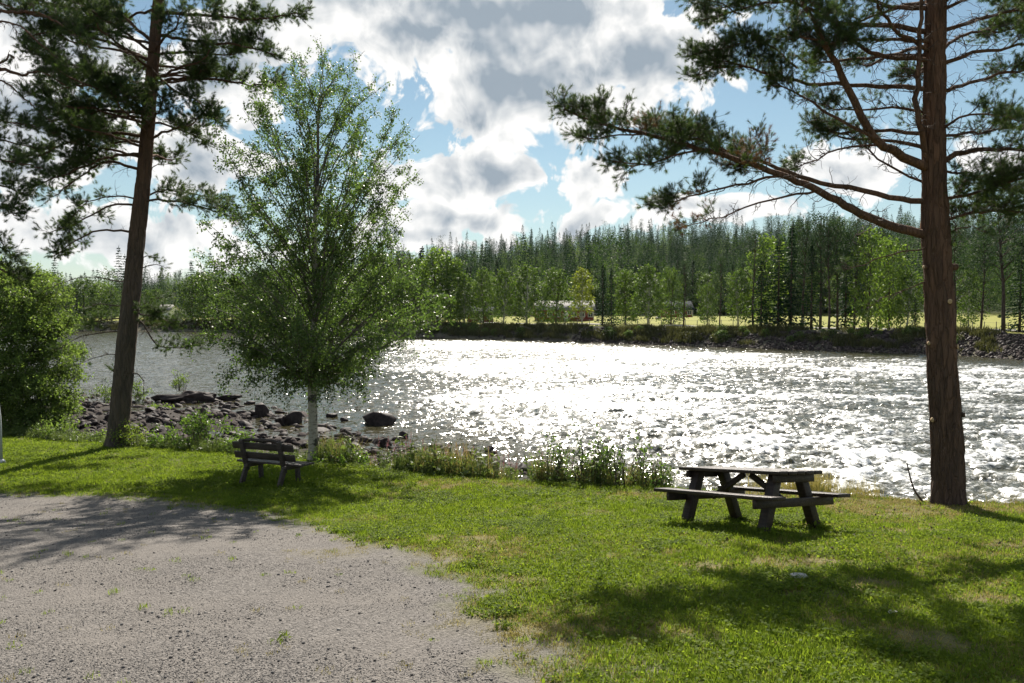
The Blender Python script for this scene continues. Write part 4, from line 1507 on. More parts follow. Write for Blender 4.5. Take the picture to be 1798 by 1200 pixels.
def birch():
    rng = np.random.default_rng(4)
    D = 17.0
    b0 = at(548, 816, D)
    base = np.array([b0[0], D, gz(b0[0], D) - 0.06])
    root = empty('birch_tree', base)
    tag(root, 'slender white-stemmed birch with loose leafy crown standing behind the bench', 'tree')
    px = lambda x, y, dy=0.0: local(base, at(x, y, D + dy))
    C = np.array([[0, 0, 0]] + [px(x, y) for x, y in [(549, 700), (551, 600), (553, 500), (554, 400), (556, 300), (560, 200), (566, 130), (571, 88)]])
    zz = np.arange(0, C[-1, 2], 0.05)
    P = np.stack([np.interp(zz, C[:, 2], C[:, 0]) + 0.02 * np.sin(zz * 2.1), np.interp(zz, C[:, 2], C[:, 1]) + 0.02 * np.cos(zz * 1.7), zz], -1)
    rad = np.interp(zz, [0, 0.3, 1.5, 3, 5, 7, C[-1, 2]], [0.125, 0.108, 0.10, 0.085, 0.06, 0.032, 0.008])
    obj('trunk', trunk_mesh(P, rad, 28, 0.004, 35, 0.03, 0.006), M_birch_bark, root)
    wood, twigs = MB(), MB()
    LP, LD, LS = [], [], []
    H = C[-1, 2]
    mpp = D / 1298.0
    env_y = np.array([70, 100, 150, 200, 250, 300, 350, 400, 450, 500, 550, 600, 650, 690])
    env_w = np.array([26, 78, 124, 160, 180, 188, 192, 194, 198, 202, 198, 176, 135, 85])
    N = 140
    for k in range(N):
        py = 85 + (690 - 85) * ((k + rng.uniform()) / N) ** 0.95
        a = k * 2.399 + rng.uniform(-0.3, 0.3)
        r = np.interp(py, env_y, env_w) * mpp * rng.uniform(0.72, 1.12)
        if math.cos(a) > 0.4 and 470 < py < 560:
            r *= 1.12
        zt = px(550, py)[2]
        steep = np.interp(py, [70, 250, 450, 600, 690], [1.5, 1.35, 1.0, 0.5, -0.15])
        za = np.clip(zt - r * steep, 1.75 + rng.uniform(0, 0.3), H - 0.1)
        p0 = trunk_point(P, za)
        tip = trunk_point(P, min(zt, H)) * np.array([1, 1, 0]) + np.array([math.cos(a) * r, math.sin(a) * r, zt])
        mid = p0 * 0.5 + tip * 0.5 + UP * 0.06 * r + rng.normal(size=3) * 0.13
        q = spline(np.array([p0, mid, tip]), 12)
        r0 = np.clip(0.007 + 0.007 * r, 0.006, 0.024)
        wood.tube(q, np.linspace(r0, 0.003, 12), 5)
        m = max(6, int(r * 12))
        for j in range(m):
            t = rng.uniform(0.08, 1.0) ** 0.7
            i = min(int(t * 11), 10)
            p = q[i]
            d = norm(q[i + 1] - q[i]) * 0.7 + rng.normal(size=3) * 0.75
            L = rng.uniform(0.25, 0.62) * (1.15 - 0.5 * t) * min(1.0, 0.5 + r * 0.4)
            tw = crooked(p, d, L, 6, rng, 0.22, -0.07 if py > 350 else 0.02)
            twigs.tube(tw, np.linspace(0.004, 0.0016, len(tw)), 3)
            leaves_on(tw, int(L * np.interp(py, [70, 250, 420, 520, 690], [110, 108, 80, 70, 62])), 0.045, np.interp(py, [70, 690], [0.046, 0.056]), rng, LP, LD, LS)
            # weeping ends low in the crown
            if rng.uniform() < (0.3 if py > 480 else 0.12):
                tw = crooked(tw[-1], np.array([rng.normal() * .3, rng.normal() * .3, -1]), rng.uniform(0.2, 0.5), 5, rng, 0.15)
                twigs.tube(tw, np.linspace(0.003, 0.0015, len(tw)), 3)
                leaves_on(tw, 15, 0.035, 0.052, rng, LP, LD, LS)
    # the long bough reaching out towards the far bank on the right
    for ctrl in ([(556, 640), (640, 570), (700, 535), (760, 520), (785, 522)], [(556, 600), (640, 540), (700, 510), (745, 500)]):
        q = spline(np.array([px(x, y, -0.3 * i) for i, (x, y) in enumerate(ctrl)]), 16)
        wood.tube(q, np.linspace(0.022, 0.004, 16), 5)
        for j in range(34):
            i = int(rng.uniform(4, 15))
            tw = crooked(q[i], norm(q[min(i + 1, 15)] - q[i]) + rng.normal(size=3) * 0.7, rng.uniform(0.15, 0.42), 5, rng, 0.2, -0.04)
            twigs.tube(tw, np.linspace(0.004, 0.0016, len(tw)), 3)
            leaves_on(tw, 20, 0.04, 0.058, rng, LP, LD, LS)
    wood.build('branches', plain_mat('birch_branch_bark', (0.075, 0.058, 0.05), (0.19, 0.165, 0.15), 5.0, 0.8), root, smooth=True)
    twigs.build('twigs', M_twig, root)
    V, F = place(LEAF[0], LEAF[1], np.array(LP), np.array(LD), np.array(LS), rng)
    obj('crown', new_mesh('crown', V, None, F), M_birch_leaf, root)
    return len(LP)


print('birch leaves', birch())


def leafy_bush(name, label, cat, x, y, w, hgt, nstem, leaf, nleaf, mat, seed, tmpl=LEAF, base_z=None, open_=1.0, group=None, lean=(0, 0)):
    """a many-stemmed shrub: stems fan out from the ground, side twigs carry single leaves"""
    rng = np.random.default_rng(seed)
    z = gz(x, y) - 0.03 if base_z is None else base_z
    root = empty(name, (x, y, z))
    tag(root, label, cat, group)
    st = MB()
    LP, LD, LS = [], [], []
    per = max(6, nleaf // nstem)
    for k in range(nstem):
        a = rng.uniform(0, 6.28)
        rr = w * math.sqrt(rng.uniform()) * 0.5
        hh = hgt * rng.uniform(0.55, 1.05) * (1 - 0.35 * (rr / (w * 0.5)) ** 2)
        p0 = np.array([math.cos(a) * rr * 0.45, math.sin(a) * rr * 0.45, 0])
        p2 = np.array([math.cos(a) * rr + lean[0], math.sin(a) * rr + lean[1], hh])
        p1 = p0 * 0.4 + p2 * 0.6
        p1[2] = hh * 0.55
        q = spline(np.array([p0, p1, p2]), 9)
        q[1:] += rng.normal(size=(8, 3)) * 0.02 * hgt
        st.tube(q, np.linspace(0.004 + 0.006 * hgt, 0.003, 9), 4)
        nt = max(2, per // 14)
        for j in range(nt):
            i = int(rng.uniform(2, 8))
            tw = crooked(q[i], norm(q[i] - q[i - 1]) + rng.normal(size=3) * 0.8, hgt * rng.uniform(0.12, 0.28), 5, rng, 0.2, 0.02)
            st.tube(tw, np.linspace(0.005, 0.002, len(tw)), 3)
            leaves_on(tw, per // nt, 0.03 * open_ + leaf * 0.4, leaf, rng, LP, LD, LS, 0.1)
    st.build('stems', M_twig, root)
    V, F = place(tmpl[0], tmpl[1], np.array(LP), np.array(LD), np.array(LS), rng)
    obj('foliage', new_mesh('foliage', V, None, F), mat, root)
    return root


def willow():
    """tall bushy willow filling the left edge: lobes of leaf sprays on real stems"""
    rng = np.random.default_rng(77)
    D = 25.5
    b = at(20, 770, D)
    base = np.array([b[0] - 0.6, D, gz(b[0], D) - 0.1])
    root = empty('willow_tree', base)
    tag(root, 'large rounded bushy willow with pale green leaves at the left water edge', 'tree')
    px = lambda x, y, dy=0.0: local(base, at(x, y, D + dy))
    st = MB()
    LP, LD, LS = [], [], []
    lobes = [(5, 500, .6, 75), (60, 530, 0, 66), (30, 560, -.4, 70), (95, 575, .4, 50), (30, 600, -.8, 70), (85, 630, -.3, 60), (110, 665, .2, 45), (40, 680, -1.0, 70), (95, 705, -.6, 45), (15, 730, -1.2, 55),
             (65, 735, -1.3, 42), (-60, 560, 0, 90), (-70, 660, -.5, 90), (-40, 490, 1.0, 60), (60, 500, .8, 40), (120, 620, .8, 30), (-130, 600, 0.4, 90), (118, 720, 0, 28), (-20, 770, -1.6, 60), (40, 762, -1.8, 45), (95, 752, -1.0, 36), (20, 640, -1.3, 60), (60, 690, -1.4, 50), (70, 590, -.6, 50), (-10, 700, -1.5, 60)]
    mpp = D / 1298.0
    for (x, y, dy, r) in lobes:
        c = px(x, y, dy)
        rr = r * mpp
        q = spline(np.array([[rng.normal() * .25, rng.normal() * .25, 0.0], [c[0] * 0.5, c[1] * 0.5, c[2] * 0.6], c]), 10)
        st.tube(q, np.linspace(0.05, 0.012, 10), 5)
        for j in range(int(75 * rr ** 1.3) + 20):
            d = norm(rng.normal(size=3))
            d[2] = abs(d[2]) * 0.8 - 0.25
            s = c + d * rr * rng.uniform(0.1, 0.75)
            tw = crooked(s, d + UP * 0.35, rr * rng.uniform(0.35, 0.6), 6, rng, 0.2, 0.03)
            st.tube(np.vstack([c * 0.3 + s * 0.7, tw]), np.linspace(0.008, 0.002, len(tw) + 1), 3)
            leaves_on(tw, 30, 0.06, 0.09, rng, LP, LD, LS, 0.05)
    st.build('stems', M_twig, root)
    V, F = place(LEAF[0] * np.array([1, .75, 1]), LEAF[1], np.array(LP), np.array(LD), np.array(LS), rng)
    obj('crown', new_mesh('crown', V, None, F), M_willow_leaf, root)
    print('willow leaves', len(LP))


willow()

# ------------------------------------------------------------------ picnic table and bench
def sloped_root(name, x, y, ang, sink=0.0):
    """an empty standing square on the sloping lawn, its x axis turned by ang"""
    e = 0.4
    n = norm(np.array([-(gz(x + e, y) - gz(x - e, y)) / (2 * e), -(gz(x, y + e) - gz(x, y - e)) / (2 * e), 1.0]))
    ax = np.array([math.cos(ang), math.sin(ang), 0])
    ax = norm(ax - n * ax.dot(n))
    ay = np.cross(n, ax)
    M = Matrix(((ax[0], ay[0], n[0], x), (ax[1], ay[1], n[1], y), (ax[2], ay[2], n[2], gz(x, y) - sink), (0, 0, 0, 1)))
    o = empty(name)
    o.matrix_world = M
    return o


def plank(mb, c, size, rng, warp=0.002):
    """a slightly uneven board"""
    s = np.asarray(size)
    n = 7
    t = np.linspace(-.5, .5, n)
    prof = np.array([[-.5, -.5], [.5, -.5], [.5, .5], [-.5, .5]])
    V = np.zeros((n, 4, 3))
    for i in range(n):
        V[i, :, 0] = t[i] * s[0]
        V[i, :, 1] = prof[:, 0] * s[1] + rng.normal() * warp
        V[i, :, 2] = prof[:, 1] * s[2] + rng.normal() * warp * 0.6
    q = []
    for i in range(n - 1):
        for j in range(4):
            k = (j + 1) % 4
            q.append([i * 4 + j, (i + 1) * 4 + j, (i + 1) * 4 + k, i * 4 + k])
    q += [[0, 1, 2, 3], [(n - 1) * 4 + 3, (n - 1) * 4 + 2, (n - 1) * 4 + 1, (n - 1) * 4]]
    mb.add(V.reshape(-1, 3) + np.asarray(c), q)


TABLE_POS = (2.96, 9.12)
TABLE_ANG = R(-58)


def picnic_table():
    rng = np.random.default_rng(2)
    root = sloped_root('picnic_table', TABLE_POS[0], TABLE_POS[1], TABLE_ANG, 0.02)
    tag(root, 'dark weathered wooden picnic table with two attached benches on the lawn', 'picnic table')
    L = 1.60
    H = 0.75
    for k in range(5):
        mb = MB()
        plank(mb, (rng.uniform(-.008, .008), -0.32 + k * 0.16, H - 0.021), (L, 0.148, 0.042), rng)
        mb.build('tabletop_plank', M_wood_dark, root, bevel=0.006)
    for s in (-1, 1):
        mb = MB()
        plank(mb, (0, s * 0.60, 0.455), (1.86, 0.25, 0.042), rng)
        mb.build('bench_plank', M_wood_dark, root, bevel=0.006)
    for sx in (-1, 1):
        x = sx * 0.60
        for sy in (-1, 1):
            mb = MB()
            mb.beam((x, sy * 0.52, -0.07), (x, sy * 0.22, H - 0.045), 0.115, 0.115, (1, 0, 0))
            mb.build('leg', M_wood_dark, root, bevel=0.008)
        mb = MB()
        mb.box((x + sx * 0.0805, 0, 0.382), (0.045, 1.44, 0.10))
        mb.build('bench_bearer', M_wood_dark, root, bevel=0.006)
        mb = MB()
        mb.box((x + sx * 0.0805, 0, H - 0.09), (0.045, 0.72, 0.09))
        mb.build('top_bearer', M_wood_dark, root, bevel=0.006)
        mb = MB()
        mb.beam((x - sx * 0.02, 0.0, 0.36), (sx * 0.05, 0.0, H - 0.07), 0.07, 0.045, (0, 1, 0))
        mb.build('brace', M_wood_dark, root, bevel=0.005)


picnic_table()

BENCH_POS = (-4.55, 13.85)
BENCH_ANG = R(-24)


def park_bench():
    rng = np.random.default_rng(6)
    root = sloped_root('park_bench', BENCH_POS[0], BENCH_POS[1], BENCH_ANG, 0.02)
    tag(root, 'grey weathered wooden bench with scalloped back board facing the river', 'bench')
    # local: x along the bench, +y towards the river (the front), the back rest on -y
    for k, y in enumerate((-0.10, 0.04, 0.18)):
        mb = MB()
        plank(mb, (0.05, y, 0.43), (1.52, 0.13, 0.036), rng)
        mb.build('seat_plank', M_wood_old, root, bevel=0.005)
    tilt = lambda z: -0.20 - (z - 0.43) * 0.30
    for z in (0.56, 0.745):
        mb = MB()
        mb.beam((-0.72, tilt(z) + 0.045, z), (0.72, tilt(z) + 0.045, z), 0.13, 0.034, (0, -1, -0.30))
        mb.build('back_plank', M_wood_old, root, bevel=0.005)
    # scalloped top board between the posts
    n = 60
    xs = np.linspace(-0.52, 0.50, n)
    w = np.abs(xs) / 0.52
    top = 0.845 + 0.070 * np.sqrt(np.clip(1 - w ** 2, 0, 1)) - 0.016 * np.abs(np.sin(xs * 12.5)) ** 0.7 * (w < 0.97)
    bot = 0.835 - 0.016 + 0.020 * (np.abs(np.sin(xs * 9)) > 0.55)
    V = []
    for i in range(n):
        for z in (bot[i], top[i]):
            for o in (0.0, 0.032):
                V.append((xs[i], tilt(z) + 0.03 + o, z))
    q = []
    for i in range(n - 1):
        a, b = i * 4, (i + 1) * 4
        q += [[a, b, b + 2, a + 2], [a + 1, a + 3, b + 3, b + 1], [a + 2, b + 2, b + 3, a + 3], [a, a + 1, b + 1, b]]
    q += [[0, 2, 3, 1], [(n - 1) * 4, (n - 1) * 4 + 1, (n - 1) * 4 + 3, (n - 1) * 4 + 2]]
    mb = MB()
    mb.add(V, q)
    mb.build('scalloped_board', M_wood_old, root)
    for x in (-0.45, 0.45):
        mb = MB()
        mb.beam((x, tilt(0.27), 0.27), (x, tilt(0.86), 0.86), 0.085, 0.06, (0, 1, 0.3))
        mb.build('back_post', M_wood_old, root, bevel=0.006)
        mb = MB()
        mb.box((x + 0.07, 0.0, 0.375), (0.05, 0.50, 0.075))
        mb.build('seat_bearer', M_wood_old, root, bevel=0.005)
        mb = MB()
        mb.beam((x + 0.015, -0.34, -0.04), (x + 0.015, -0.16, 0.41), 0.055, 0.10, (0, 1, 0))
        mb.build('leg', M_wood_old, root, bevel=0.006)
        mb = MB()
        mb.beam((x + 0.015, 0.22, -0.04), (x + 0.015, 0.17, 0.41), 0.055, 0.09, (0, 1, 0))
        mb.build('leg', M_wood_old, root, bevel=0.006)


park_bench()


def lamp_post():
    Y = 16.6
    b = at(1, 818, Y)
    root = empty('lamp_post', (b[0], Y, gz(b[0], Y) - 0.05))
    tag(root, 'pale grey steel lamp post cut by the left edge of the picture', 'lamp post')
    mb = MB()
    mb.tube([(0, 0, 0), (-0.012, 0, 1.1), (-0.045, 0, 1.6), (-0.10, 0, 4.6)], [0.055, 0.055, 0.042, 0.034], 16)
    mb.build('pole', M_pole, root, smooth=True)
    mb = MB()
    mb.tube([(0, 0, 0.0), (0, 0, 0.10), (0, 0, 0.14)], [0.10, 0.10, 0.06], 16)
    mb.build('base', M_pole, root)
    mb = MB()
    mb.tube([(-0.10, 0, 4.5), (-0.10, 0, 4.62), (-0.10, 0, 4.9), (-0.10, 0, 4.95)], [0.05, 0.16, 0.20, 0.05], 16)
    mb.build('lamp_head', M_white, root)


lamp_post()


def stick():
    Y = 11.75
    pts = [at(x, y, Y - 0.0015 * (y - 810)) for x, y in [(1592, 813), (1597, 835), (1604, 858), (1616, 876), (1630, 889)]]
    pts.append(np.array([pts[-1][0] + 0.08, pts[-1][1] - 0.12, gz(pts[-1][0] + 0.08, pts[-1][1] - 0.12) - 0.02]))
    pts = np.array(pts)
    root = empty('dead_stick', pts[-1])
    tag(root, 'crooked bare stick leaning up from the bank just left of the big pine', 'stick')
    mb = MB()
    q = spline(local(pts[-1], pts), 18)
    mb.tube(q, np.linspace(0.009, 0.024, 18), 7)
    mb.build('stem', M_twig, root, smooth=True)
    mb = MB()
    p = local(pts[-1], at(1621, 893, Y - 0.25))
    p2 = local(pts[-1], np.array([at(1632, 905, 11.2)[0], 11.2, gz(at(1632, 905, 11.2)[0], 11.2) + 0.02]))
    mb.tube(spline(np.array([q[14], p * 0.5 + p2 * 0.5 + UP * 0.03, p2]), 7), np.linspace(0.014, 0.006, 7), 6)
    mb.build('side_shoot', M_twig, root)


stick()


def pale_stones():
    for (px, py, s, lab) in ((1412, 1026, 0.085, 'larger flat pale stone bedded in the shaded lawn'), (1577, 1086, 0.05, 'small flat pale stone in the lawn near the right edge')):
        x, y = lawn_at(px, py)
        o = obj('flat_stone', stone_mesh(300 + px, 3, 0.30), M_pale_stone)
        o.location = (x, y, gz(x, y) + s * 0.3)
        o.scale = (s, s * 0.8, s)
        tag(o, lab, 'stone')


pale_stones()

# ------------------------------------------------------------------ stones of the shore
ROCKS = [stone_mesh(400 + k, 3, 0.62, 0.5) for k in range(8)]
for me_ in ROCKS:
    me_.materials.append(M_rock)
JAG = [stone_mesh(460 + k, 4, 0.6, 3.0) for k in range(2)]
for me_ in JAG:
    me_.materials.append(M_rock)
DRY = [m_.copy() for m_ in ROCKS]
for me_ in DRY:
    me_.materials[0] = M_rock_dry


def water_at(px, py):
    Y = 5.6 * 1298.0 / (py - 545)
    return (px - 899) / 1298.0 * Y, Y


def boulder(px, py, w, h, label, k, rz=0.3, cat='boulder', depth=0.8):
    """a single rock in the river: w and h in photo pixels"""
    x, Y = water_at(px, py)
    mpp = Y / 1298.0
    me = JAG[k - 8] if k >= 8 else ROCKS[k]
    o = obj('boulder', me)
    lo = np.array([v.co[:] for v in me.vertices])
    ex, ez = np.ptp(lo[:, 0]), np.ptp(lo[:, 2])
    sx = w * mpp / ex
    sz = h * mpp * 1.7 / ez
    o.scale = (sx, sx * depth, sz)
    o.location = (x, Y + sx * depth * 0.5, WATER_Z + h * mpp - lo[:, 2].max() * sz)
    o.rotation_euler = (0, 0, rz)
    tag(o, label, cat)
    return o


boulder(658, 748, 62, 24, 'big lone dark boulder standing out in the rapids', 1, 0.1)
boulder(455, 733, 30, 24, 'upright pointed dark boulder at the end of the rocky bar', 4, 0.8)
boulder(512, 746, 38, 23, 'rounded dark boulder right beside the birch stem on its left', 2, 0.5)
boulder(488, 748, 26, 17, 'smaller dark boulder left of the rounded one near the birch', 5, 1.5)
boulder(395, 722, 20, 11, 'low dark rock alone in the water beyond the rocky bar', 3, 0.2)
boulder(437, 711, 16, 6, 'small flat rock farthest out near the dark ledge tip', 6, 0.2)
boulder(322, 708, 125, 20, 'long dark rock ledge furthest out in the river', 8, 0.0, 'rock', 0.35)
boulder(392, 704, 62, 10, 'low tapering tip of the far dark rock ledge', 9, 0.0, 'rock', 0.35)
boulder(595, 776, 26, 15, 'blocky dark boulder in the shallows right of the birch', 1, 1.2)
boulder(570, 780, 18, 11, 'small dark boulder tight against the birch on its right', 4, 0.3)
boulder(706, 770, 24, 11, 'dark boulder standing off the shore among bright ripples', 2, 1.9)
boulder(672, 786, 26, 16, 'wedge-shaped dark boulder topping the shore stones', 5, 0.6)
boulder(606, 758, 24, 5, 'thin slab of rock awash right of the birch', 3, 0.1)
boulder(580, 734, 20, 7, 'flat dark rock in the water above the shallows', 6, 0.1)
boulder(602, 741, 16, 7, 'little dark rock between the flat rock and the lone boulder', 7, 0.9)
boulder(858, 795, 24, 10, 'half-sunk brown boulder in white water beyond the fireweed', 0, 0.9)
boulder(868, 802, 16, 8, 'small dark boulder beside the half-sunk brown one', 3, 0.4)

rng_r = np.random.default_rng(55)
cand = []
tries = 0
while len(cand) < 900 and tries < 30000:
    tries += 1
    px = rng_r.uniform(20, 960)
    py = rng_r.uniform(700, 845)
    x, Y = water_at(px, py)
    e, s = float(interp(x, EDGE)), float(interp(x, SHORE))
    if Y < e + 2.5 or Y > s + 1.0:
        continue
    cl = float(fbm(np.array([x * 0.45]), np.array([Y * 0.45]), 0, 3, 17)[0])
    if rng_r.uniform() > 0.7 + 1.4 * cl:
        continue
    big = rng_r.uniform() ** 3.0
    r = 0.10 + 0.36 * big
    cand.append((r, x, Y))
cand.sort(key=lambda t: -t[0] / t[2])
for k, (r, x, Y) in enumerate(cand[:300]):
    o = obj('stone', (ROCKS if rng_r.uniform() < 0.82 else DRY)[k % 8], None, GROUND)
    sc = r * rng_r.uniform(0.8, 1.25)
    o.scale = (sc, sc * rng_r.uniform(0.7, 1.1), sc * rng_r.uniform(0.7, 1.1))
    o.location = (x, Y, max(gz(x, Y), WATER_Z - 0.10) + sc * 0.12)
    o.rotation_euler = (rng_r.normal() * .25, rng_r.normal() * .25, rng_r.uniform(0, 6.28))
rest = cand[300:]
n_extra = 10500
xs = rng_r.uniform(-30, 2, n_extra)
ys = rng_r.uniform(20, 50, n_extra)
ok = (ys > interp(xs, EDGE) + 2.0) & (ys < interp(xs, SHORE) + 0.5) & (fbm(xs * 0.45, ys * 0.45, 0, 3, 17) > -0.32)
xs, ys = xs[ok], ys[ok]
px_ = np.concatenate([xs, [c[1] for c in rest]])
py_ = np.concatenate([ys, [c[2] for c in rest]])
sc = np.concatenate([0.04 + 0.30 * rng_r.uniform(size=len(xs)) ** 4, [c[0] for c in rest]])
pz_ = np.maximum(ground_z(px_, py_), WATER_Z - 0.08) + sc * 0.15
scatter('shore_cobbles', np.stack([px_, py_, pz_], -1), rng_r.uniform(0, 6.28, (len(px_), 3)) * np.array([.1, .1, 1]), sc, rng_r.integers(0, 6, len(px_)),
        [(stone_mesh(500 + k, 2, 0.6, 0.5), M_rock if k % 2 else M_rock_dry) for k in range(6)], 'small dark cobbles strewn over the stony river edge', 'cobbles')

# ------------------------------------------------------------------ plants along the edge of the lawn
def edge_pt(px, back=0.4):
    """a point just behind the lawn edge in photo column px"""
    Y = 15.0
    for _ in range(12):
        x = (px - 899) / 1298.0 * Y
        Y = 0.5 * Y + 0.5 * (float(interp(x, EDGE)) + back)
    return (px - 899) / 1298.0 * Y, Y


def bush_at(name, label, cat, px, back, w, h, ns, leaf, nl, mat, seed, **kw):
    x, y = edge_pt(px, back)
    return leafy_bush(name, label, cat, x, y, w, h, ns, leaf, nl, mat, seed, **kw)


M_bright = leaf_mat('bright_bush_leaves', (0.11, 0.17, 0.03), (0.22, 0.28, 0.06), 0.5, (1.35, 1.4, 0.7), 0.45, 0.4)
bush_at('bush', 'bright yellow-green bush at the foot of the leaning pine', 'bush', 226, -0.1, 0.85, 0.80, 26, 0.075, 900, M_bright, 1, tmpl=LONG_LEAF)
bush_at('bush', 'thin leafy bush in front of the pool between pine and bench', 'bush', 345, 0.6, 1.5, 1.45, 34, 0.07, 1500, M_bush_leaf, 2)
bush_at('bush', 'low leafy bush just right of the leaning pine', 'bush', 285, 0.3, 0.9, 0.75, 22, 0.07, 700, M_bush_leaf, 3)
bush_at('bush', 'small bush touching the left end of the bench', 'bush', 405, 0.5, 1.1, 0.8, 24, 0.07, 800, M_bush_leaf, 4)
bush_at('bush', 'low leafy bush right beside the birch foot', 'bush', 600, 0.2, 1.3, 0.55, 26, 0.065, 800, M_bush_leaf, 5)
bush_at('bush', 'round leafy bush left of the big riverside thicket', 'bush', 972, 0.1, 0.75, 1.15, 20, 0.055, 560, M_birch_leaf, 6)
bush_at('bush', 'tallest bush of the riverside thicket, dark against the bright water', 'bush', 1035, 0.25, 0.9, 1.55, 24, 0.058, 700, M_birch_leaf, 7)
bush_at('bush', 'wide open bush in the riverside thicket with large leaves', 'bush', 1095, 0.2, 1.0, 1.35, 20, 0.07, 380, M_birch_leaf, 8, open_=1.6)
bush_at('bush', 'low sparse bush next to the picnic table bench end', 'bush', 1152, 0.15, 0.85, 0.85, 16, 0.06, 260, M_birch_leaf, 9, open_=1.6)
bush_at('bush', 'pale bush below the willow by the left edge of the lawn', 'bush', 95, 0.6, 1.5, 0.85, 30, 0.075, 900, M_willow_leaf, 10)
bush_at('bush', 'pale green bush on the stones left of the leaning pine', 'bush', 150, 0.9, 1.3, 0.7, 26, 0.07, 700, M_willow_leaf, 11)
# shrubs out on the rocky bar
for (px, py, w, h, lab, sd) in ((180, 712, 1.6, 1.5, 'pale green shrub growing on the rocky bar left of the pine stem', 31), (240, 706, 1.3, 1.6, 'pale green shrub on the rocky bar right of the pine stem', 32),
                                (318, 700, 1.2, 1.5, 'small pale shrub growing on top of the far dark ledge', 33), (275, 722, 1.6, 0.5, 'low green shrub at the near side of the dark ledge', 34)):
    x, Y = water_at(px, py)
    leafy_bush('shrub', lab, 'shrub', x, Y, w, h, 16, 0.10, 420, M_willow_leaf, sd, base_z=max(gz(x, Y), WATER_Z) - 0.05 + (0.5 if sd == 33 else 0))


def fireweed_mesh(seed):
    """stalk with whorls of narrow leaves and a fading pink spike: two meshes"""
    rng = np.random.default_rng(seed)
    st, LP, LD, LS, BP, BD, BS = MB(), [], [], [], [], [], []
    q = crooked((0, 0, 0), np.array([rng.normal() * .1, rng.normal() * .1, 1]), 0.8, 8, rng, 0.05, 0.05)
    st.tube(q, np.linspace(0.006, 0.002, len(q)), 4)
    for k in range(46):
        t = rng.uniform(0.05, 0.72)
        p = q[0] * (1 - t) + q[-1] * t
        a = rng.uniform(0, 6.28)
        LP.append(p)
        LD.append(np.array([math.cos(a), math.sin(a), rng.uniform(-0.3, 0.6)]))
        LS.append(0.12 * rng.uniform(0.6, 1.1) * (1.1 - t * 0.6))
    for k in range(34):
        t = rng.uniform(0.70, 1.0)
        p = q[0] * (1 - t) + q[-1] * t
        a = rng.uniform(0, 6.28)
        BP.append(p)
        BD.append(np.array([math.cos(a), math.sin(a), rng.uniform(0.1, 0.9)]))
        BS.append(0.05 * (1.35 - t))
    V, F = place(LONG_LEAF[0], LONG_LEAF[1], np.array(LP), np.array(LD), np.array(LS), rng)
    st.add(V, None, F)
    leaves = st.mesh('leafy_stalk')
    V, F = place(LEAF[0], LEAF[1], np.array(BP), np.array(BD), np.array(BS), rng)
    bl = new_mesh('flower_spike', V, None, F)
    leaves.materials.append(M_weed)
    bl.materials.append(M_bloom)
    return leaves, bl


FW = [fireweed_mesh(600 + k) for k in range(4)]
rng_p = np.random.default_rng(66)
for k in range(85):
    px = rng_p.choice([rng_p.uniform(640, 960), rng_p.normal(800, 70), rng_p.uniform(580, 940)])
    x, y = edge_pt(px, rng_p.uniform(0.25, 1.3))
    root = empty('fireweed_plant', (x, y, gz(x, y) - 0.02), rng_p.uniform(0, 6.28))
    root.scale = [rng_p.uniform(0.7, 1.25)] * 3
    spot = 'right beside the birch foot' if px < 660 else 'in the left half of the verge' if px < 760 else 'in the middle of the verge' if px < 850 else 'next to the riverside thicket'
    tag(root, '%s fireweed stalk with faded pink spike %s' % ('short' if root.scale[0] < 0.9 else 'tall' if root.scale[0] > 1.1 else 'middling', spot), 'fireweed', 'fireweed stalks along the lawn edge')
    obj('leafy_stalk', FW[k % 4][0], None, root)
    obj('flower_spike', FW[k % 4][1], None, root)


def broad_weed(seed, n=22, h=0.28, leaf=0.085, tmpl=LEAF):
    rng = np.random.default_rng(seed)
    st, LP, LD, LS = MB(), [], [], []
    for k in range(4):
        q = crooked((rng.normal() * .03, rng.normal() * .03, 0), np.array([rng.normal() * .35, rng.normal() * .35, 1]), h * rng.uniform(0.7, 1.2), 5, rng, 0.1, 0.05)
        st.tube(q, np.linspace(0.004, 0.002, len(q)), 3)
        leaves_on(q, n // 4, 0.03, leaf, rng, LP, LD, LS, -0.1)
    V, F = place(tmpl[0], tmpl[1], np.array(LP), np.array(LD), np.array(LS), rng)
    st.add(V, None, F)
    return st.mesh('weed')


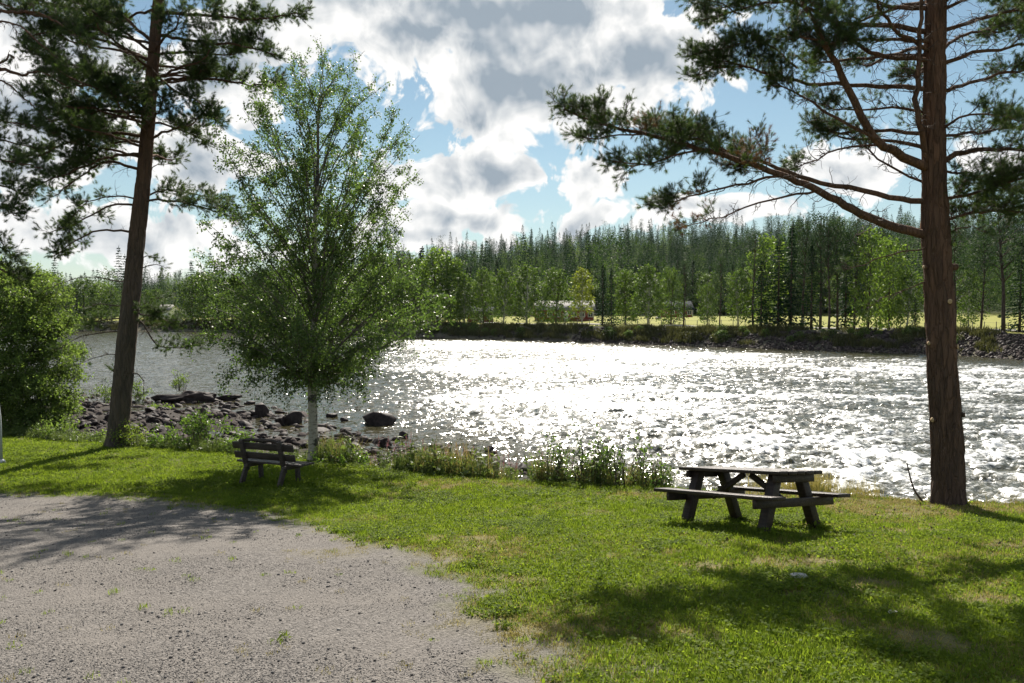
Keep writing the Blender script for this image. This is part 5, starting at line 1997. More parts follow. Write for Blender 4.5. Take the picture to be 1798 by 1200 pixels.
def verge():
    rng = np.random.default_rng(14)
    src = [(broad_weed(701), M_weed), (broad_weed(702, 28, 0.42, 0.07, LONG_LEAF), M_weed), (broad_weed(703, 18, 0.2, 0.10), M_weed),
           (blade_tuft(rng, 34, 0.09, 0.2, 0.5, 0.006, 0.5), M_weed), (blade_tuft(rng, 26, 0.08, 0.25, 0.62, 0.0045, 0.45), M_dry), (blade_tuft(rng, 30, 0.08, 0.08, 0.2, 0.006, 0.8), M_grass),
           (blade_tuft(rng, 30, 0.08, 0.06, 0.16, 0.005, 0.9), M_dry)]
    n = 5400
    X = rng.uniform(-17, 11, n)
    off = np.abs(rng.normal(0, 1, n)) * 0.9 - 0.12
    Y = interp(X, EDGE) + off
    px = 899 + 1298 * X / Y
    left, mid, right = px < 540, (px >= 540) & (px < 1180), px >= 1180
    idx = np.where(left, rng.choice([0, 1, 2, 3, 5], n), 0)
    idx = np.where(mid, rng.choice([0, 1, 1, 2, 3, 4], n), idx)
    idx = np.where(right, rng.choice([4, 6, 6, 5, 6], n), idx)
    keep = np.ones(n, bool)
    keep &= ~(right & (off > 1.0))
    keep &= ~((px > 1560) & (idx == 4) & (rng.uniform(size=n) < 0.8))
    clump = fbm(X * 1.2, Y * 1.2, 0, 3, 81)
    keep &= clump > np.where(right, -0.05, np.where(mid, -0.20, -0.22))
    X, Y, idx, off = X[keep], Y[keep], idx[keep], off[keep]
    n = len(X)
    rot = np.stack([rng.normal(0, .12, n), rng.normal(0, .12, n), rng.uniform(0, 6.28, n)], -1)
    scl = rng.uniform(0.6, 1.15, n) * np.where(off < 0.1, 0.6, 1.0) * np.where(mid[keep], 1.45 + 0.8 * fbm(X * 1.7, Y * 1.7, 0, 3, 83), 1.0)
    scatter('undergrowth', np.stack([X, Y, ground_z(X, Y) - 0.01], -1), rot, scl, idx, src, 'weeds and uncut grass along the top of the river bank', 'undergrowth')
    # the yellowing reedy grass behind the picnic table
    n = 260
    px = np.clip(rng.normal(1415, 38, n), 1300, 1540)
    X, Y = np.array([edge_pt(p, rng.uniform(0.0, 0.9)) for p in px]).T
    rot = np.stack([rng.normal(0, .1, n), rng.normal(0, .1, n), rng.uniform(0, 6.28, n)], -1)
    scatter('tall_grass', np.stack([X, Y, ground_z(X, Y) - 0.02], -1), rot, rng.uniform(0.6, 1.25, n), rng.choice([0, 0, 1], n),
            [(blade_tuft(rng, 20, 0.08, 0.3, 0.72, 0.0045, 0.35), M_dry), (blade_tuft(rng, 24, 0.08, 0.15, 0.4, 0.005, 0.5), M_weed)], 'tall yellowing grass on the bank behind the picnic table', 'grass')
    # lush tufts round the feet of the picnic table
    src2 = [(blade_tuft(rng, 34, 0.07, 0.05, 0.14, 0.007, 0.7, 6), M_grass), (broad_weed(705, 14, 0.10, 0.06), M_grass)]
    P = []
    ca, sa = math.cos(TABLE_ANG), math.sin(TABLE_ANG)
    for sx in (-1, 1):
        for sy in (-1, 1):
            for _ in range(22):
                lx, ly = sx * 0.62 + rng.normal() * 0.10, sy * 0.54 + rng.normal() * 0.10
                P.append((TABLE_POS[0] + ca * lx - sa * ly, TABLE_POS[1] + sa * lx + ca * ly))
    cb, sb = math.cos(BENCH_ANG), math.sin(BENCH_ANG)
    for _ in range(90):
        lx, ly = rng.uniform(-0.8, 0.9), rng.normal() * 0.25
        P.append((BENCH_POS[0] + cb * lx - sb * ly, BENCH_POS[1] + sb * lx + cb * ly))
    P = np.array(P)
    n = len(P)
    scatter('uncut_tufts', np.column_stack([P, ground_z(P[:, 0], P[:, 1])]), np.stack([rng.normal(0, .1, n), rng.normal(0, .1, n), rng.uniform(0, 6.28, n)], -1), rng.uniform(0.6, 1.1, n),
            rng.choice([0, 0, 1], n), src2, 'longer uncut grass round the feet of bench and table', 'grass')
    # cones and bits of bark under the pine
    n = 150
    px, py = rng.normal(1560, 120, n), rng.normal(925, 32, n)
    ok = (py > 900) & (px < 1790)
    P = np.array([lawn_at(a, b) for a, b in zip(px[ok], py[ok])])
    n = len(P)
    cone = stone_mesh(720, 2, 0.8, 0.6)
    scatter('pine_cones', np.column_stack([P, ground_z(P[:, 0], P[:, 1]) + 0.015]), rng.uniform(0, 6.28, (n, 3)), rng.uniform(0.010, 0.022, n), np.zeros(n, int), [(cone, M_twig)],
            'dark pine cones and bark crumbs scattered below the big pine', 'cones')


verge()

# ------------------------------------------------------------------ far side: tree kinds (shared meshes, about 10 m tall before scaling)
def card(rng, p, d, size, out):
    out[0].append(p)
    out[1].append(d)
    out[2].append(size)


CLUMP = (np.array([[0, 0, 0], [0.35, -0.30, 0.10], [0.5, 0.28, -0.08], [1.0, -0.10, 0.0], [0.85, 0.35, 0.12], [0.15, 0.40, 0.05]]), np.array([[0, 1, 3], [0, 3, 2], [2, 3, 4], [0, 2, 5]]))


def far_birch(seed, h=10.0, w=1.9, n=1500, low=0.10, lobes=46, pointed=0.6):
    rng = np.random.default_rng(seed)
    tr = MB()
    q = crooked((0, 0, 0), UP, h * 0.95, 10, rng, 0.04, 0.2)
    tr.tube(q, np.linspace(0.13, 0.02, len(q)), 6)
    P, Dd, S = [], [], []
    for k in range(lobes):
        t = low + (1 - low) * ((k + rng.uniform()) / lobes)
        r = w * math.sqrt(max(0.02, 1 - ((t - 0.42) / 0.60) ** 2))
        a = k * 2.399
        rr = r * rng.uniform(0.40, 0.98)
        c = np.array([math.cos(a) * rr, math.sin(a) * rr, h * t * 0.96])
        b = q[int(np.clip(t - 0.14, 0.02, 0.95) * (len(q) - 1))]
        tr.tube(spline(np.array([b, b * .5 + c * .5 + UP * .1, c]), 4), np.linspace(0.03, 0.01, 4), 3)
        m = n // lobes
        off = rng.normal(size=(m, 3)) * np.array([0.40, 0.40, 0.46]) * (0.6 + 0.4 * (1 - t)) * w / 2.2
        P += list(c + off)
        Dd += list(rng.normal(size=(m, 3)) - UP * 0.3)
        S += list(rng.uniform(0.18, 0.36, m))
    V, F = place(CLUMP[0], CLUMP[1], np.array(P), np.array(Dd), np.array(S), rng)
    return tr.mesh('trunk', True), new_mesh('crown', V, None, F)


def far_spruce(seed, h=12.0, w=1.7, whorls=30, per=8, low=0.04, parts=6):
    rng = np.random.default_rng(seed)
    tr = MB()
    tr.tube([(0, 0, 0), (0, 0, h * 0.5), (0, 0, h)], [0.15, 0.09, 0.015], 6)
    P, Dd, S = [], [], []
    for k in range(whorls):
        t = low + (1 - low) * k / whorls
        r = w * (1 - t) ** 0.85 * rng.uniform(0.8, 1.1) + 0.06
        for j in range(per):
            a = rng.uniform(0, 6.28)
            L = r * rng.uniform(0.55, 1.12)
            for s in range(parts):
                f = (s + rng.uniform()) / parts
                p = np.array([math.cos(a) * L * f, math.sin(a) * L * f, h * t - 0.22 * L * f + 0.10 * L * f * f + rng.normal() * 0.05])
                P.append(p)
                Dd.append(np.array([math.cos(a), math.sin(a), -0.45]) + rng.normal(size=3) * 0.45)
                S.append(rng.uniform(0.22, 0.42) * (0.6 + 0.4 * (1 - t)))
    for k in range(10):
        P.append(np.array([0, 0, h - 0.1 * k]))
        Dd.append(rng.normal(size=3) * .6 + UP)
        S.append(0.16 + 0.015 * k)
    V, F = place(CLUMP[0] * np.array([1, .8, 1]), CLUMP[1], np.array(P), np.array(Dd), np.array(S), rng)
    return tr.mesh('trunk', True), new_mesh('crown', V, None, F)


def far_pine(seed, h=13.0, w=2.0, n=1700, low=0.35, lobes=40):
    rng = np.random.default_rng(seed)
    tr = MB()
    q = crooked((0, 0, 0), UP, h * 0.97, 10, rng, 0.03, 0.25)
    tr.tube(q, np.linspace(0.17, 0.03, len(q)), 6)
    P, Dd, S = [], [], []
    for k in range(lobes):
        t = low + (1 - low) * ((k + rng.uniform()) / lobes)
        u = (t - low) / (1 - low)
        r = w * (0.45 + 0.55 * math.sin(math.pi * (u * 0.75 + 0.12))) * (1 - 0.55 * u)
        a = k * 2.399 + rng.uniform(-.4, .4)
        rr = r * rng.uniform(0.45, 1.05)
        c = np.array([math.cos(a) * rr, math.sin(a) * rr, h * t + 0.15 * rr])
        b = q[int(np.clip(t - 0.03, 0.02, 0.97) * (len(q) - 1))]
        tr.tube(spline(np.array([b, b * .5 + c * .5, c]), 4), np.linspace(0.045, 0.012, 4), 3)
        m = n // lobes
        off = rng.normal(size=(m, 3)) * np.array([0.40, 0.40, 0.20])
        P += list(c + off)
        Dd += list(rng.normal(size=(m, 3)) + UP * 0.5)
        S += list(rng.uniform(0.13, 0.28, m))
    V, F = place(CLUMP[0] * np.array([1, .6, 1]), CLUMP[1], np.array(P), np.array(Dd), np.array(S), rng)
    return tr.mesh('trunk', True), new_mesh('crown', V, None, F)


KINDS = {
    'birch': [(far_birch(800 + k, 10.0, (2.3, 2.6, 2.1, 2.8)[k], (2300, 2600, 2000, 2800)[k], (0.12, 0.05, 0.16, 0.03)[k]), M_far_trunk if k % 2 else M_far_white, M_far_birch, 10.0) for k in range(4)],
    'yellow': [(far_birch(820, 10.0, 2.0, 1900, 0.24, 40), M_far_white, M_far_yellow, 10.0)],
    'lime': [(far_birch(822, 10.0, 2.5, 2500, 0.05, 46), M_far_trunk, leaf_mat('far_lime_leaves', (0.075, 0.13, 0.028), (0.16, 0.22, 0.05), 0.5, (1.4, 1.5, 0.7), 0.5, 0.4), 10.0)],
    'spruce': [(far_spruce(840 + k, 12.0, (2.0, 2.4, 1.8)[k], 32, (8, 9, 7)[k]), M_far_trunk, M_far_spruce, 12.0) for k in range(3)],
    'pine': [(far_pine(860 + k, 13.0, (2.5, 2.2, 2.8)[k], 2400, (0.34, 0.48, 0.22)[k]), M_far_trunk, M_far_pine, 13.0) for k in range(3)],
}
for lst in KINDS.values():
    for (tm, cm), tmat, cmat, hh in lst:
        tm.materials.append(tmat)
        cm.materials.append(cmat)
rng_f = np.random.default_rng(99)


def far_tree(kind, k, p, height, label, group=None, wide=1.0):
    (tm, cm), _, _, h0 = KINDS[kind][k % len(KINDS[kind])]
    name = {'birch': 'birch_tree', 'yellow': 'birch_tree', 'lime': 'birch_tree', 'spruce': 'spruce_tree', 'pine': 'pine_tree'}[kind]
    root = empty(name, (p[0], p[1], p[2] - 0.15), rng_f.uniform(0, 6.28))
    s = height / h0
    root.scale = (s * wide, s * wide, s)
    tag(root, label, 'tree', group)
    obj('trunk', tm, None, root)
    obj('crown', cm, None, root)
    return root


def bank_tree(kind, k, px, top, w, label, group=None, wide=1.0):
    """a tree in photo column px whose top is seen at photo row top, w metres behind the far waterline"""
    p = far_point(px, w)
    h = CAM_Z + (545 - top) / 1298.0 * p[1] - p[2]
    return far_tree(kind, k, p, h, label, group, wide)


# the row of separate trees on the far bank, left to right
for kind, k, px, top, w, lab, wd in [
    ('birch', 1, 726, 452, 9, 'dark leafy tree on the far bank nearest the near birch crown', 1.3),
    ('spruce', 1, 742, 432, 16, 'dark spruce behind the leafy trees at the left end of the far row', 1.2),
    ('lime', 0, 768, 436, 10, 'tall broad light green tree at the left end of the far bank row', 1.35),
    ('birch', 3, 792, 450, 12, 'broad dark green tree left of the red cottage', 1.3),
    ('birch', 0, 816, 480, 11, 'small birch directly left of the red cottage', 1.0),
    ('birch', 1, 849, 471, 12, 'birch standing in front of the red cottage', 1.05),
    ('birch', 2, 884, 470, 12, 'slim birch between the red cottage and the long house', 1.1),
    ('birch', 0, 925, 462, 12, 'full birch just left of the long red house', 1.3),
    ('birch', 3, 976, 469, 11, 'broad birch hiding the middle of the long red house', 1.25),
    ('yellow', 0, 1022, 467, 11, 'yellowing birch in front of the pale metal roof', 1.0),
    ('spruce', 0, 1058, 462, 11, 'dark spruce reaching the ground right of the long red house', 1.05),
    ('spruce', 2, 1073, 470, 10, 'narrow dark spruce on the bank beside the other spruce', 0.9),
    ('birch', 1, 1098, 474, 22, 'light green birch at the left end of the open meadow', 1.1),
    ('birch', 2, 1137, 463, 15, 'grey-green birch alone before the open meadow', 1.35),
    ('birch', 3, 1178, 468, 26, 'pale birch behind the small dark meadow pine', 1.0),
    ('pine', 2, 1200, 458, 12, 'dark bushy pine standing alone in front of the meadow and grey roof', 1.1),
    ('birch', 0, 1242, 495, 26, 'low round birch left of the feathery pine at the meadow', 1.2),
    ('pine', 2, 1263, 452, 11, 'feathery pine on the bank at the right end of the open meadow', 0.9),
    ('birch', 2, 1296, 470, 16, 'pale birch beside the dense dark grove', 1.1),
    ('pine', 0, 1322, 405, 12, 'tall pine at the left edge of the dense dark grove', 1.0),
    ('lime', 0, 1345, 412, 18, 'leafy light green tree inside the left of the grove', 1.0),
    ('spruce', 1, 1336, 455, 9, 'dark spruce low in front of the grove', 1.3),
    ('spruce', 1, 1366, 420, 11, 'broad blackish spruce in the middle of the grove', 1.35),
    ('spruce', 0, 1388, 395, 12, 'tall blackish spruce in the middle of the grove', 1.2),
    ('pine', 1, 1408, 388, 14, 'tall pine rising behind the blackish spruces', 1.0),
    ('spruce', 2, 1424, 428, 11, 'slim spruce right of the blackish spruces', 1.2),
    ('pine', 1, 1440, 378, 12, 'highest pine of the dense grove', 1.0),
    ('pine', 0, 1455, 392, 10, 'pine with bare stem at the right side of the grove', 0.9),
    ('pine', 1, 1470, 385, 13, 'slender pine next to the highest pine of the grove', 0.9),
    ('spruce', 0, 1484, 405, 15, 'spruce at the right edge of the grove', 1.1),
    ('pine', 0, 1500, 392, 11, 'pine between the grove and the light green tree', 0.9),
    ('lime', 0, 1524, 398, 11, 'tall light green tree between the grove and the big pine trunk', 0.72),
    ('lime', 0, 1561, 416, 14, 'light green leafy tree next left of the big pine trunk', 0.8),
    ('pine', 1, 1545, 400, 20, 'thin pine behind the two light green trees', 0.9),
    ('birch', 2, 1592, 470, 16, 'pale birch touching the left side of the big pine trunk', 1.2),
    ('spruce', 2, 1606, 520, 9, 'young spruce on the bank just left of the big pine trunk', 1.3),
    ('pine', 0, 1676, 400, 13, 'far pine next to the big trunk on its right', 1.0),
    ('pine', 2, 1722, 408, 12, 'bushy far pine right of the big trunk in front of the meadow', 1.0),
    ('pine', 1, 1762, 355, 11, 'far pine with thick dark stem near the right edge', 1.2),
    ('spruce', 1, 1790, 420, 14, 'dark spruce at the right edge of the far bank', 1.2),
    ('pine', 0, 1838, 360, 11, 'far pine just past the right edge', 1.1),
    ('birch', 0, 1700, 470, 22, 'pale birch in the gap right of the big trunk', 1.0),
    ('spruce', 0, 1538, 560, 9, 'tiny spruce below the light green trees', 1.2),
]:
    bank_tree(kind, k, px, top, w, lab, None, wd)

# upstream bank on the left, seen between willow, pine and birch
for kind, k, px, top, w, lab, wd in [
    ('birch', 1, 118, 500, 8, 'leafy tree behind the willow edge on the upstream bank', 1.4),
    ('birch', 3, 148, 488, 8, 'big rounded dark green tree on the upstream bank', 1.7),
    ('spruce', 1, 136, 505, 7, 'dark spruce beside the big rounded upstream tree', 1.5),
    ('lime', 0, 178, 494, 12, 'pale green tree right of the big rounded upstream tree', 1.3),
    ('birch', 0, 196, 500, 8, 'slim pale tree on the upstream bank left of the pine stem', 1.2),
    ('pine', 2, 214, 492, 14, 'upstream pine partly behind the leaning pine stem', 1.2),
    ('birch', 2, 258, 508, 30, 'pale upstream birch just right of the leaning pine stem', 1.3),
    ('birch', 0, 276, 506, 34, 'pale upstream birch left of the white house', 1.3),
    ('spruce', 0, 308, 502, 36, 'dark spruce behind the white house', 1.3),
    ('birch', 1, 262, 535, 9, 'low leafy tree at the water below the white house', 1.6),
    ('birch', 3, 312, 545, 8, 'low broad tree at the water right of the white house', 1.6),
    ('birch', 1, 336, 486, 12, 'tall broad green tree right of the white house', 1.6),
    ('birch', 3, 360, 478, 9, 'tall leafy tree at the left rim of the near birch crown', 1.5),
    ('spruce', 1, 384, 488, 10, 'dark spruce peeping past the left rim of the birch crown', 1.4),
    ('birch', 1, 408, 486, 9, 'leafy upstream tree half hidden by the birch crown', 1.5),
]:
    bank_tree(kind, k, px, top, w, lab, None, wd)
for px in list(range(432, 720, 17)):
    kind = rng_f.choice(['birch', 'spruce', 'lime', 'pine', 'birch'])
    bank_tree(kind, int(rng_f.integers(0, 4)), px + rng_f.uniform(-5, 5), 478 - (px - 430) * 0.12 + rng_f.uniform(-8, 14), rng_f.uniform(7, 16),
              'far bank tree seen only through the leaves of the near birch', 'far trees behind the birch crown', 1.3)
for px in (-60, -20, 20, 60, 95, 1880, 1930, 1990, 2050):
    bank_tree(rng_f.choice(['birch', 'pine', 'spruce']), int(rng_f.integers(0, 3)), px, 480 if px < 200 else 380, rng_f.uniform(8, 16), 'far bank tree at the outer rim of the view', 'far trees beyond the picture rim', 1.3)

# ---- the wood behind the meadow: the nearest trees one by one, the hillside as one mass
cnt = 0
cells = []
for px in np.arange(700, 1830, 7.5):
    for row in range(2):
        f = float(interp(px, FIELD))
        w = f + 4 + row * 16 + rng_f.uniform(-4, 10)
        cells.append((px + rng_f.uniform(-4, 4), w, row))
for px, w, row in cells:
    if cnt >= 232:
        break
    p = far_point(px, w)
    kind = rng_f.choice(['spruce', 'birch', 'pine', 'lime'], p=[.46, .30, .18, .06])
    if 1040 < px < 1260 and row == 0:
        kind = rng_f.choice(['birch', 'spruce', 'lime'], p=[.45, .4, .15])
    h = rng_f.uniform(7, 15) if kind != 'spruce' else rng_f.uniform(9, 19)
    zone = ('at its far left end' if px < 815 else 'behind the red cottage' if px < 900 else 'behind the long red house' if px < 1050 else
            'behind the left meadow half' if px < 1165 else 'behind the right meadow half' if px < 1290 else
            'behind the dense dark grove' if px < 1420 else 'behind the grove, right part' if px < 1520 else 'behind the light green trees' if px < 1630 else 'right of the big trunk')
    what = {'spruce': 'dark spruce', 'birch': 'green birch', 'pine': 'tall pine', 'lime': 'light green leafy tree'}[kind]
    size = 'small' if h < 9.5 else 'tall' if h > 14 else 'middling'
    lab = '%s %s in %s of the wood %s' % (size, what.replace('tall ', ''), ('front', 'second row')[row], zone)
    far_tree(kind, int(rng_f.integers(0, 4)), p, h, lab, what + 's at the wood edge', rng_f.uniform(1.2, 1.6))
    cnt += 1


def merged(kind, k):
    (tm, cm), tmat, cmat, h0 = KINDS[kind][k]
    mb = MB()
    for me in (tm, cm):
        V = np.empty(len(me.vertices) * 3, np.float32)
        me.vertices.foreach_get('co', V)
        mb.n += 0
        V = V.reshape(-1, 3)
        q = [list(p.vertices) for p in me.polygons]
        mb.add(V, [f for f in q if len(f) == 4], [f for f in q if len(f) == 3])
    m = mb.mesh('forest_tree')
    nt = len(tm.polygons)
    m.materials.append(tmat)
    m.materials.append(cmat)
    mi = np.ones(len(m.polygons), np.int32)
    nq = sum(1 for p in tm.polygons if len(p.vertices) == 4)
    mi[:nq] = 0
    m.polygons.foreach_set('material_index', mi)
    return m


M_hill = leaf_mat('hill_birch_leaves', (0.028, 0.055, 0.018), (0.070, 0.110, 0.034), 0.3, (1.3, 1.5, 0.7), 0.7, 0.1)


def hillside():
    rng = np.random.default_rng(17)
    src = [(far_spruce(901, 12, 2.9, 26, 7, 0.03, 5)[1], M_far_spruce), (far_spruce(902, 12, 2.4, 26, 7, 0.03, 5)[1], M_far_spruce), (far_spruce(903, 12, 3.3, 24, 7, 0.05, 5)[1], M_far_spruce),
           (far_pine(904, 12, 2.4, 700, 0.3, 30)[1], M_far_pine), (far_birch(905, 11, 3.0, 800, 0.1, 30)[1], M_hill), (far_birch(906, 11, 2.8, 700, 0.1, 30)[1], M_far_birch)]
    n = 8500
    c = rng.uniform(-300, 2150, n)
    s, r, f = interp(c, SHORE_FAR), interp(c, RIDGE_D), interp(c, FIELD)
    t = rng.uniform(0, 1, n) ** 0.9
    y = s + f + 12 + t * (r * 1.03 - s - f - 12)
    z = far_z(c, y)
    x = (c - 899) / 1298.0 * y
    mixn = fbm(x * 0.012, y * 0.012, 0, 3, 95)
    leafy = rng.uniform(size=n) < np.clip(0.22 - 0.40 * t + 0.7 * mixn, 0.02, 0.6)
    idx = np.where(leafy, rng.choice([4, 5], n, p=[.6, .4]), rng.choice([0, 1, 2, 3], n, p=[.32, .28, .28, .12]))
    scl = (0.55 + 1.45 * rng.uniform(size=n) ** 1.9) * np.where(rng.uniform(size=n) < 0.06, 1.25, 1.0)
    rot = np.stack([0 * x, 0 * x, rng.uniform(0, 6.28, n)], -1)
    scatter('forest', np.stack([x, y, z - 0.3], -1), rot, scl, idx, src, 'dense spruce and birch forest covering the hillside', 'forest')


hillside()

M_bankg = leaf_mat('bank_grass_blades', (0.045, 0.050, 0.022), (0.115, 0.115, 0.050), 0.3, (1.2, 1.2, 0.8), 0.7, 0.1, True)
# ---- bushes and stones on the far bank slope
SH = far_birch(930, 3.0, 1.5, 500, 0.02, 22)
SH2 = far_birch(931, 2.2, 1.5, 420, 0.02, 20)
for me_ in (SH[0], SH2[0]):
    me_.materials.append(M_far_trunk)
SH[1].materials.append(M_far_birch)
SH2[1].materials.append(leaf_mat('bank_scrub_leaves', (0.055, 0.065, 0.024), (0.11, 0.115, 0.045), 0.4, (1.3, 1.3, 0.8), 0.5, 0.4))
for k in range(120):
    px = rng_f.uniform(725, 1690) if k < 105 else rng_f.uniform(100, 720)
    w = rng_f.uniform(2.0, 5.5)
    p = far_point(px, w)
    root = empty('shrub', (p[0], p[1], p[2] - 0.1), rng_f.uniform(0, 6.28))
    s = rng_f.uniform(0.25, 0.6) * (1.0 if px < 1280 else 0.8)
    root.scale = (s * 1.3, s * 1.3, s)
    sh = SH if rng_f.uniform() < 0.5 else SH2
    zone = ('upstream beyond the birch' if px < 725 else 'below the red cottage' if px < 900 else 'below the long red house' if px < 1050 else 'below the left half of the meadow' if px < 1165 else
            'below the right half of the meadow' if px < 1290 else 'below the dark grove' if px < 1420 else 'below the right part of the grove' if px < 1520 else 'below the light green trees')
    tag(root, ('low green shrub' if sh is SH else 'dull yellowish shrub') + ' on the %s far bank slope ' % ('lower' if w < 3.6 else 'upper') + zone, 'shrub',
        'green shrubs on the far bank' if sh is SH else 'yellowish shrubs on the far bank')
    obj('stems', sh[0], None, root)
    obj('foliage', sh[1], None, root)

rg = np.random.default_rng(44)
n = 5200
c = np.concatenate([rg.uniform(100, 1000, 700), rg.uniform(1000, 1500, 1900), rg.uniform(1500, 2050, 2600)])
w = rg.uniform(-0.8, 6.8, n) * np.where(c > 1500, 1.0, 0.8)
y = interp(c, SHORE_FAR) + w
scatter('bank_stones', np.stack([(c - 899) / 1298.0 * y, y, far_z(c, y) + 0.05], -1), rg.uniform(0, 6.28, (n, 3)), 0.14 + 0.34 * rg.uniform(size=n) ** 2.2, rg.integers(0, 6, n),
        [(stone_mesh(950 + k, 2, 0.7, 0.5), M_rock_dry if k % 2 else M_rock) for k in range(6)], 'grey rip-rap stones lining the far bank', 'stones')
n = 2600
c = rg.uniform(120, 1750, n)
w = rg.uniform(1.2, 7.5, n)
y = interp(c, SHORE_FAR) + w
keep = fbm(c * 0.02, w * 0.4, 0, 3, 46) > -0.1
c, y = c[keep], y[keep]
n = len(c)
scatter('bank_grass', np.stack([(c - 899) / 1298.0 * y, y, far_z(c, y)], -1), np.stack([0 * c, 0 * c, rg.uniform(0, 6.28, n)], -1), rg.uniform(0.8, 2.2, n), rg.integers(0, 3, n),
        [(blade_tuft(rg, 60, 0.5, 0.2, 0.55, 0.05, 0.5), M_bankg), (blade_tuft(rg, 60, 0.5, 0.2, 0.5, 0.05, 0.5), M_bankg), (blade_tuft(rg, 60, 0.5, 0.15, 0.4, 0.06, 0.6), M_bankg)],
        'rough grass on the slope of the far bank', 'grass')


# ---- road, fence, houses
def road():
    cs = np.arange(700, 1900, 6.0)
    V, q = [], []
    for i, c in enumerate(cs):
        for w in (15.0, 18.6):
            p = far_point(c, w + 1.2 * math.sin(c * 0.006))
            V.append((p[0], p[1], p[2] + 0.12))
    for i in range(len(cs) - 1):
        q.append([i * 2, i * 2 + 2, i * 2 + 3, i * 2 + 1])
    mb = MB()
    mb.add(V, q)
    tag(mb.build('road', M_road), 'pale gravel road running along the top of the far bank', kind='structure')


road()


def fence():
    root = empty('wire_fence', far_point(1230, 13.5))
    tag(root, 'thin wire fence on grey posts between far bank and meadow', 'fence')
    o = np.array(root.location)
    pts = []
    for c in np.arange(930, 1790, 21.0):
        p = far_point(c, 13.2) - o
        pts.append(p)
        mb = MB()
        mb.tube([(0, 0, -0.2), (0, 0, 1.25)], [0.06, 0.055], 6)
        if len(pts) == 1:
            pm = mb.mesh('post')
            pm.materials.append(M_post)
        po = obj('post', pm, None, root)
        po.location = p
    pts = np.array(pts)
    for z in (0.5, 1.1):
        mb = MB()
        mb.tube(pts + UP * z, 0.012, 4)
        mb.build('wire', M_post, root)


fence()


def house(name, label, px0, px1, w, eave, ridge, wall_mat, roof_mat, ang, depth=7.0, chimney=True, nwin=4, over=0.5):
    """gabled house with its long side towards the river"""
    pa, pb = far_point(px0, w), far_point(px1, w)
    c = (pa + pb) / 2
    L = (pb[0] - pa[0])
    root = empty(name, (c[0], c[1], min(pa[2], pb[2]) - 0.1), ang)
    tag(root, label, 'house')
    hw, hd = L / 2 - over, depth / 2
    mb = MB()
    V = [(-hw, -hd, 0), (hw, -hd, 0), (hw, hd, 0), (-hw, hd, 0), (-hw, -hd, eave), (hw, -hd, eave), (hw, hd, eave), (-hw, hd, eave), (-hw, 0, ridge - 0.12), (hw, 0, ridge - 0.12)]
    mb.add(V, [[0, 1, 5, 4], [2, 3, 7, 6]], None)
    mb.add(V, [[1, 2, 6, 5], [3, 0, 4, 7]], [[5, 6, 9], [7, 4, 8]])
    wall = mb.build('wall', wall_mat, root)
    mb = MB()
    oy = over / hd * (ridge - eave)
    for s in (-1, 1):
        a = [(-L / 2, s * (hd + over), eave - oy), (L / 2, s * (hd + over), eave - oy), (L / 2, 0, ridge), (-L / 2, 0, ridge)]
        b = [(x, y, z + 0.12) for x, y, z in a]
        mb.add(a + b, [[0, 1, 2, 3], [4, 7, 6, 5], [0, 4, 5, 1], [1, 5, 6, 2], [3, 2, 6, 7], [0, 3, 7, 4]])
    roof = mb.build('roof', roof_mat, root)
    if chimney:
        mb = MB()
        mb.box((L * 0.18, 0.5, ridge + 0.25), (0.6, 0.6, 1.0))
        mb.build('chimney', M_rock_dry, roof)
    for k in range(nwin):
        x = -hw + (k + 0.6) * 2 * hw / nwin
        if k == nwin // 2:
            mb = MB()
            mb.box((x, -hd - 0.04, 1.05), (0.95, 0.08, 2.1))
            mb.build('door', M_white, root)
            continue
        mb = MB()
        for dx in (-0.55, 0.55):
            mb.box((x + dx, -hd - 0.03, 1.5), (0.12, 0.06, 1.2))
        for dz in (0.95, 2.05):
            mb.box((x, -hd - 0.032, dz), (1.22, 0.064, 0.12))
        mb.box((x, -hd - 0.028, 1.5), (0.08, 0.056, 1.0))
        wi = mb.build('window', M_white, root)
        mb = MB()
        mb.box((x, -hd - 0.012, 1.5), (1.0, 0.024, 1.0))
        mb.build('pane', M_glass, wi)
    for s in (-1, 1):
        mb = MB()
        mb.box((s * (hw + 0.002), -hd - 0.002, eave / 2), (0.14, 0.14, eave - 0.02))
        mb.build('corner_board', M_white, root)
    return root


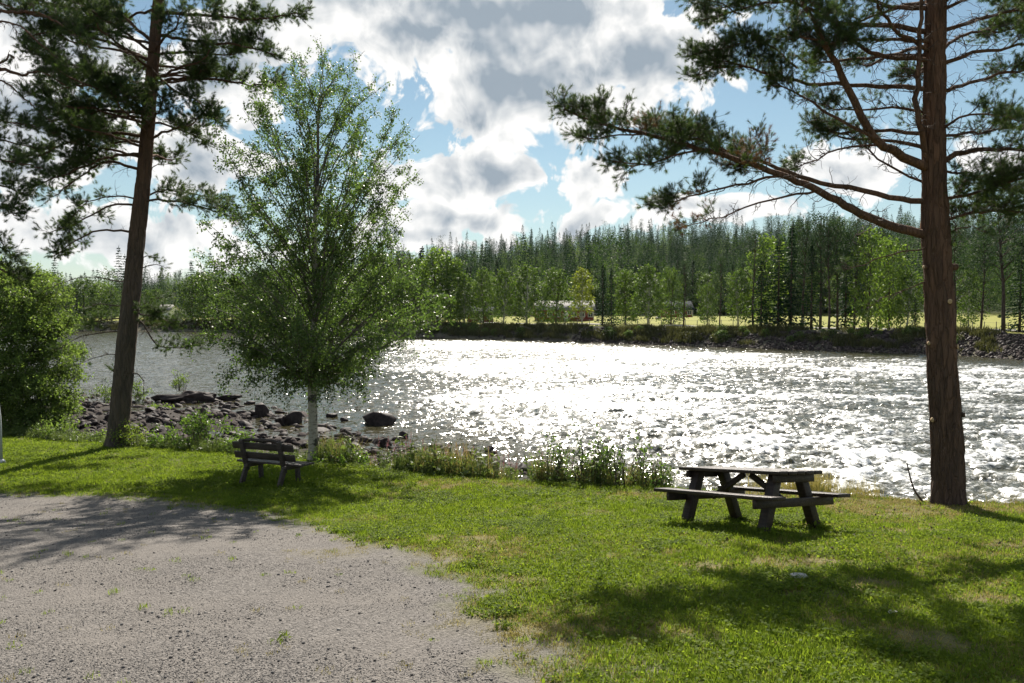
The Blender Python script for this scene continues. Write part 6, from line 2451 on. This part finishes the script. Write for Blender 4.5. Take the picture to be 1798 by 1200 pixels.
house('long_house', 'long low red house with pale metal roof behind the far birches', 936, 1046, 46, 2.75, 4.7, M_red, M_roof_pale, R(2), 7.5, True, 7)
house('cottage', 'small red cottage with white corners half hidden at the left of the far bank', 818, 868, 30, 2.2, 3.6, M_red, M_roof_blue, R(4), 5.5, True, 3)
house('barn', 'dark shed with grey-blue roof behind the lone meadow pine', 1160, 1216, 92, 2.5, 4.6, M_red, M_roof_blue, R(3), 7, False, 3)
house('white_house', 'small white house among trees on the upstream bank', 283, 309, 22, 2.9, 4.4, M_white, M_roof_pale, R(-10), 5, False, 2, 0.3)


def meadow_bits():
    for (px, w, s, k, lab) in ((1100, 60, 0.9, 1, 'dark boulder in the meadow right of the spruces'), (1157, 75, 0.8, 3, 'dark boulder far back in the middle of the meadow'), (1235, 62, 0.9, 5, 'dark boulder in the meadow left of the feathery pine')):
        p = far_point(px, w)
        o = obj('boulder', ROCKS[k])
        o.scale = (s * 1.4, s, s * 0.9)
        o.location = (p[0], p[1], p[2] + 0.2)
        tag(o, lab, 'boulder')
    p = far_point(1588, 60)
    root = empty('street_lamp', p)
    tag(root, 'thin far street lamp with pale round head behind the meadow', 'street lamp')
    mb = MB()
    mb.tube([(0, 0, 0), (0, 0, 3.6)], [0.06, 0.04], 8)
    mb.build('pole', M_post, root)
    mb = MB()
    mb.tube([(0, 0, 3.55), (0, 0, 3.7), (0, 0, 3.95), (0, 0, 4.05)], [0.06, 0.24, 0.22, 0.05], 10)
    mb.build('lamp_head', M_white, root)


meadow_bits()


def haze():
    mb = MB()
    mb.box((0, 0, 62), (13200, 13200, 152))
    o = mb.build('haze', None_mat)
    tag(o, 'thin bluish summer haze over river and hills', 'haze', kind='stuff')


None_mat = bpy.data.materials.new('thin_haze')
None_mat.use_nodes = True
for nd_ in list(None_mat.node_tree.nodes):
    if nd_.type == 'BSDF_PRINCIPLED':
        None_mat.node_tree.nodes.remove(nd_)
pv_ = None_mat.node_tree.nodes.new('ShaderNodeVolumePrincipled')
pv_.inputs['Color'].default_value = (0.80, 0.90, 1.0, 1)
pv_.inputs['Density'].default_value = 0.00002
pv_.inputs['Anisotropy'].default_value = 0.3
None_mat.node_tree.links.new(pv_.outputs[0], [n_ for n_ in None_mat.node_tree.nodes if n_.type == 'OUTPUT_MATERIAL'][0].inputs['Volume'])
haze()
print('objects', len(bpy.data.objects))
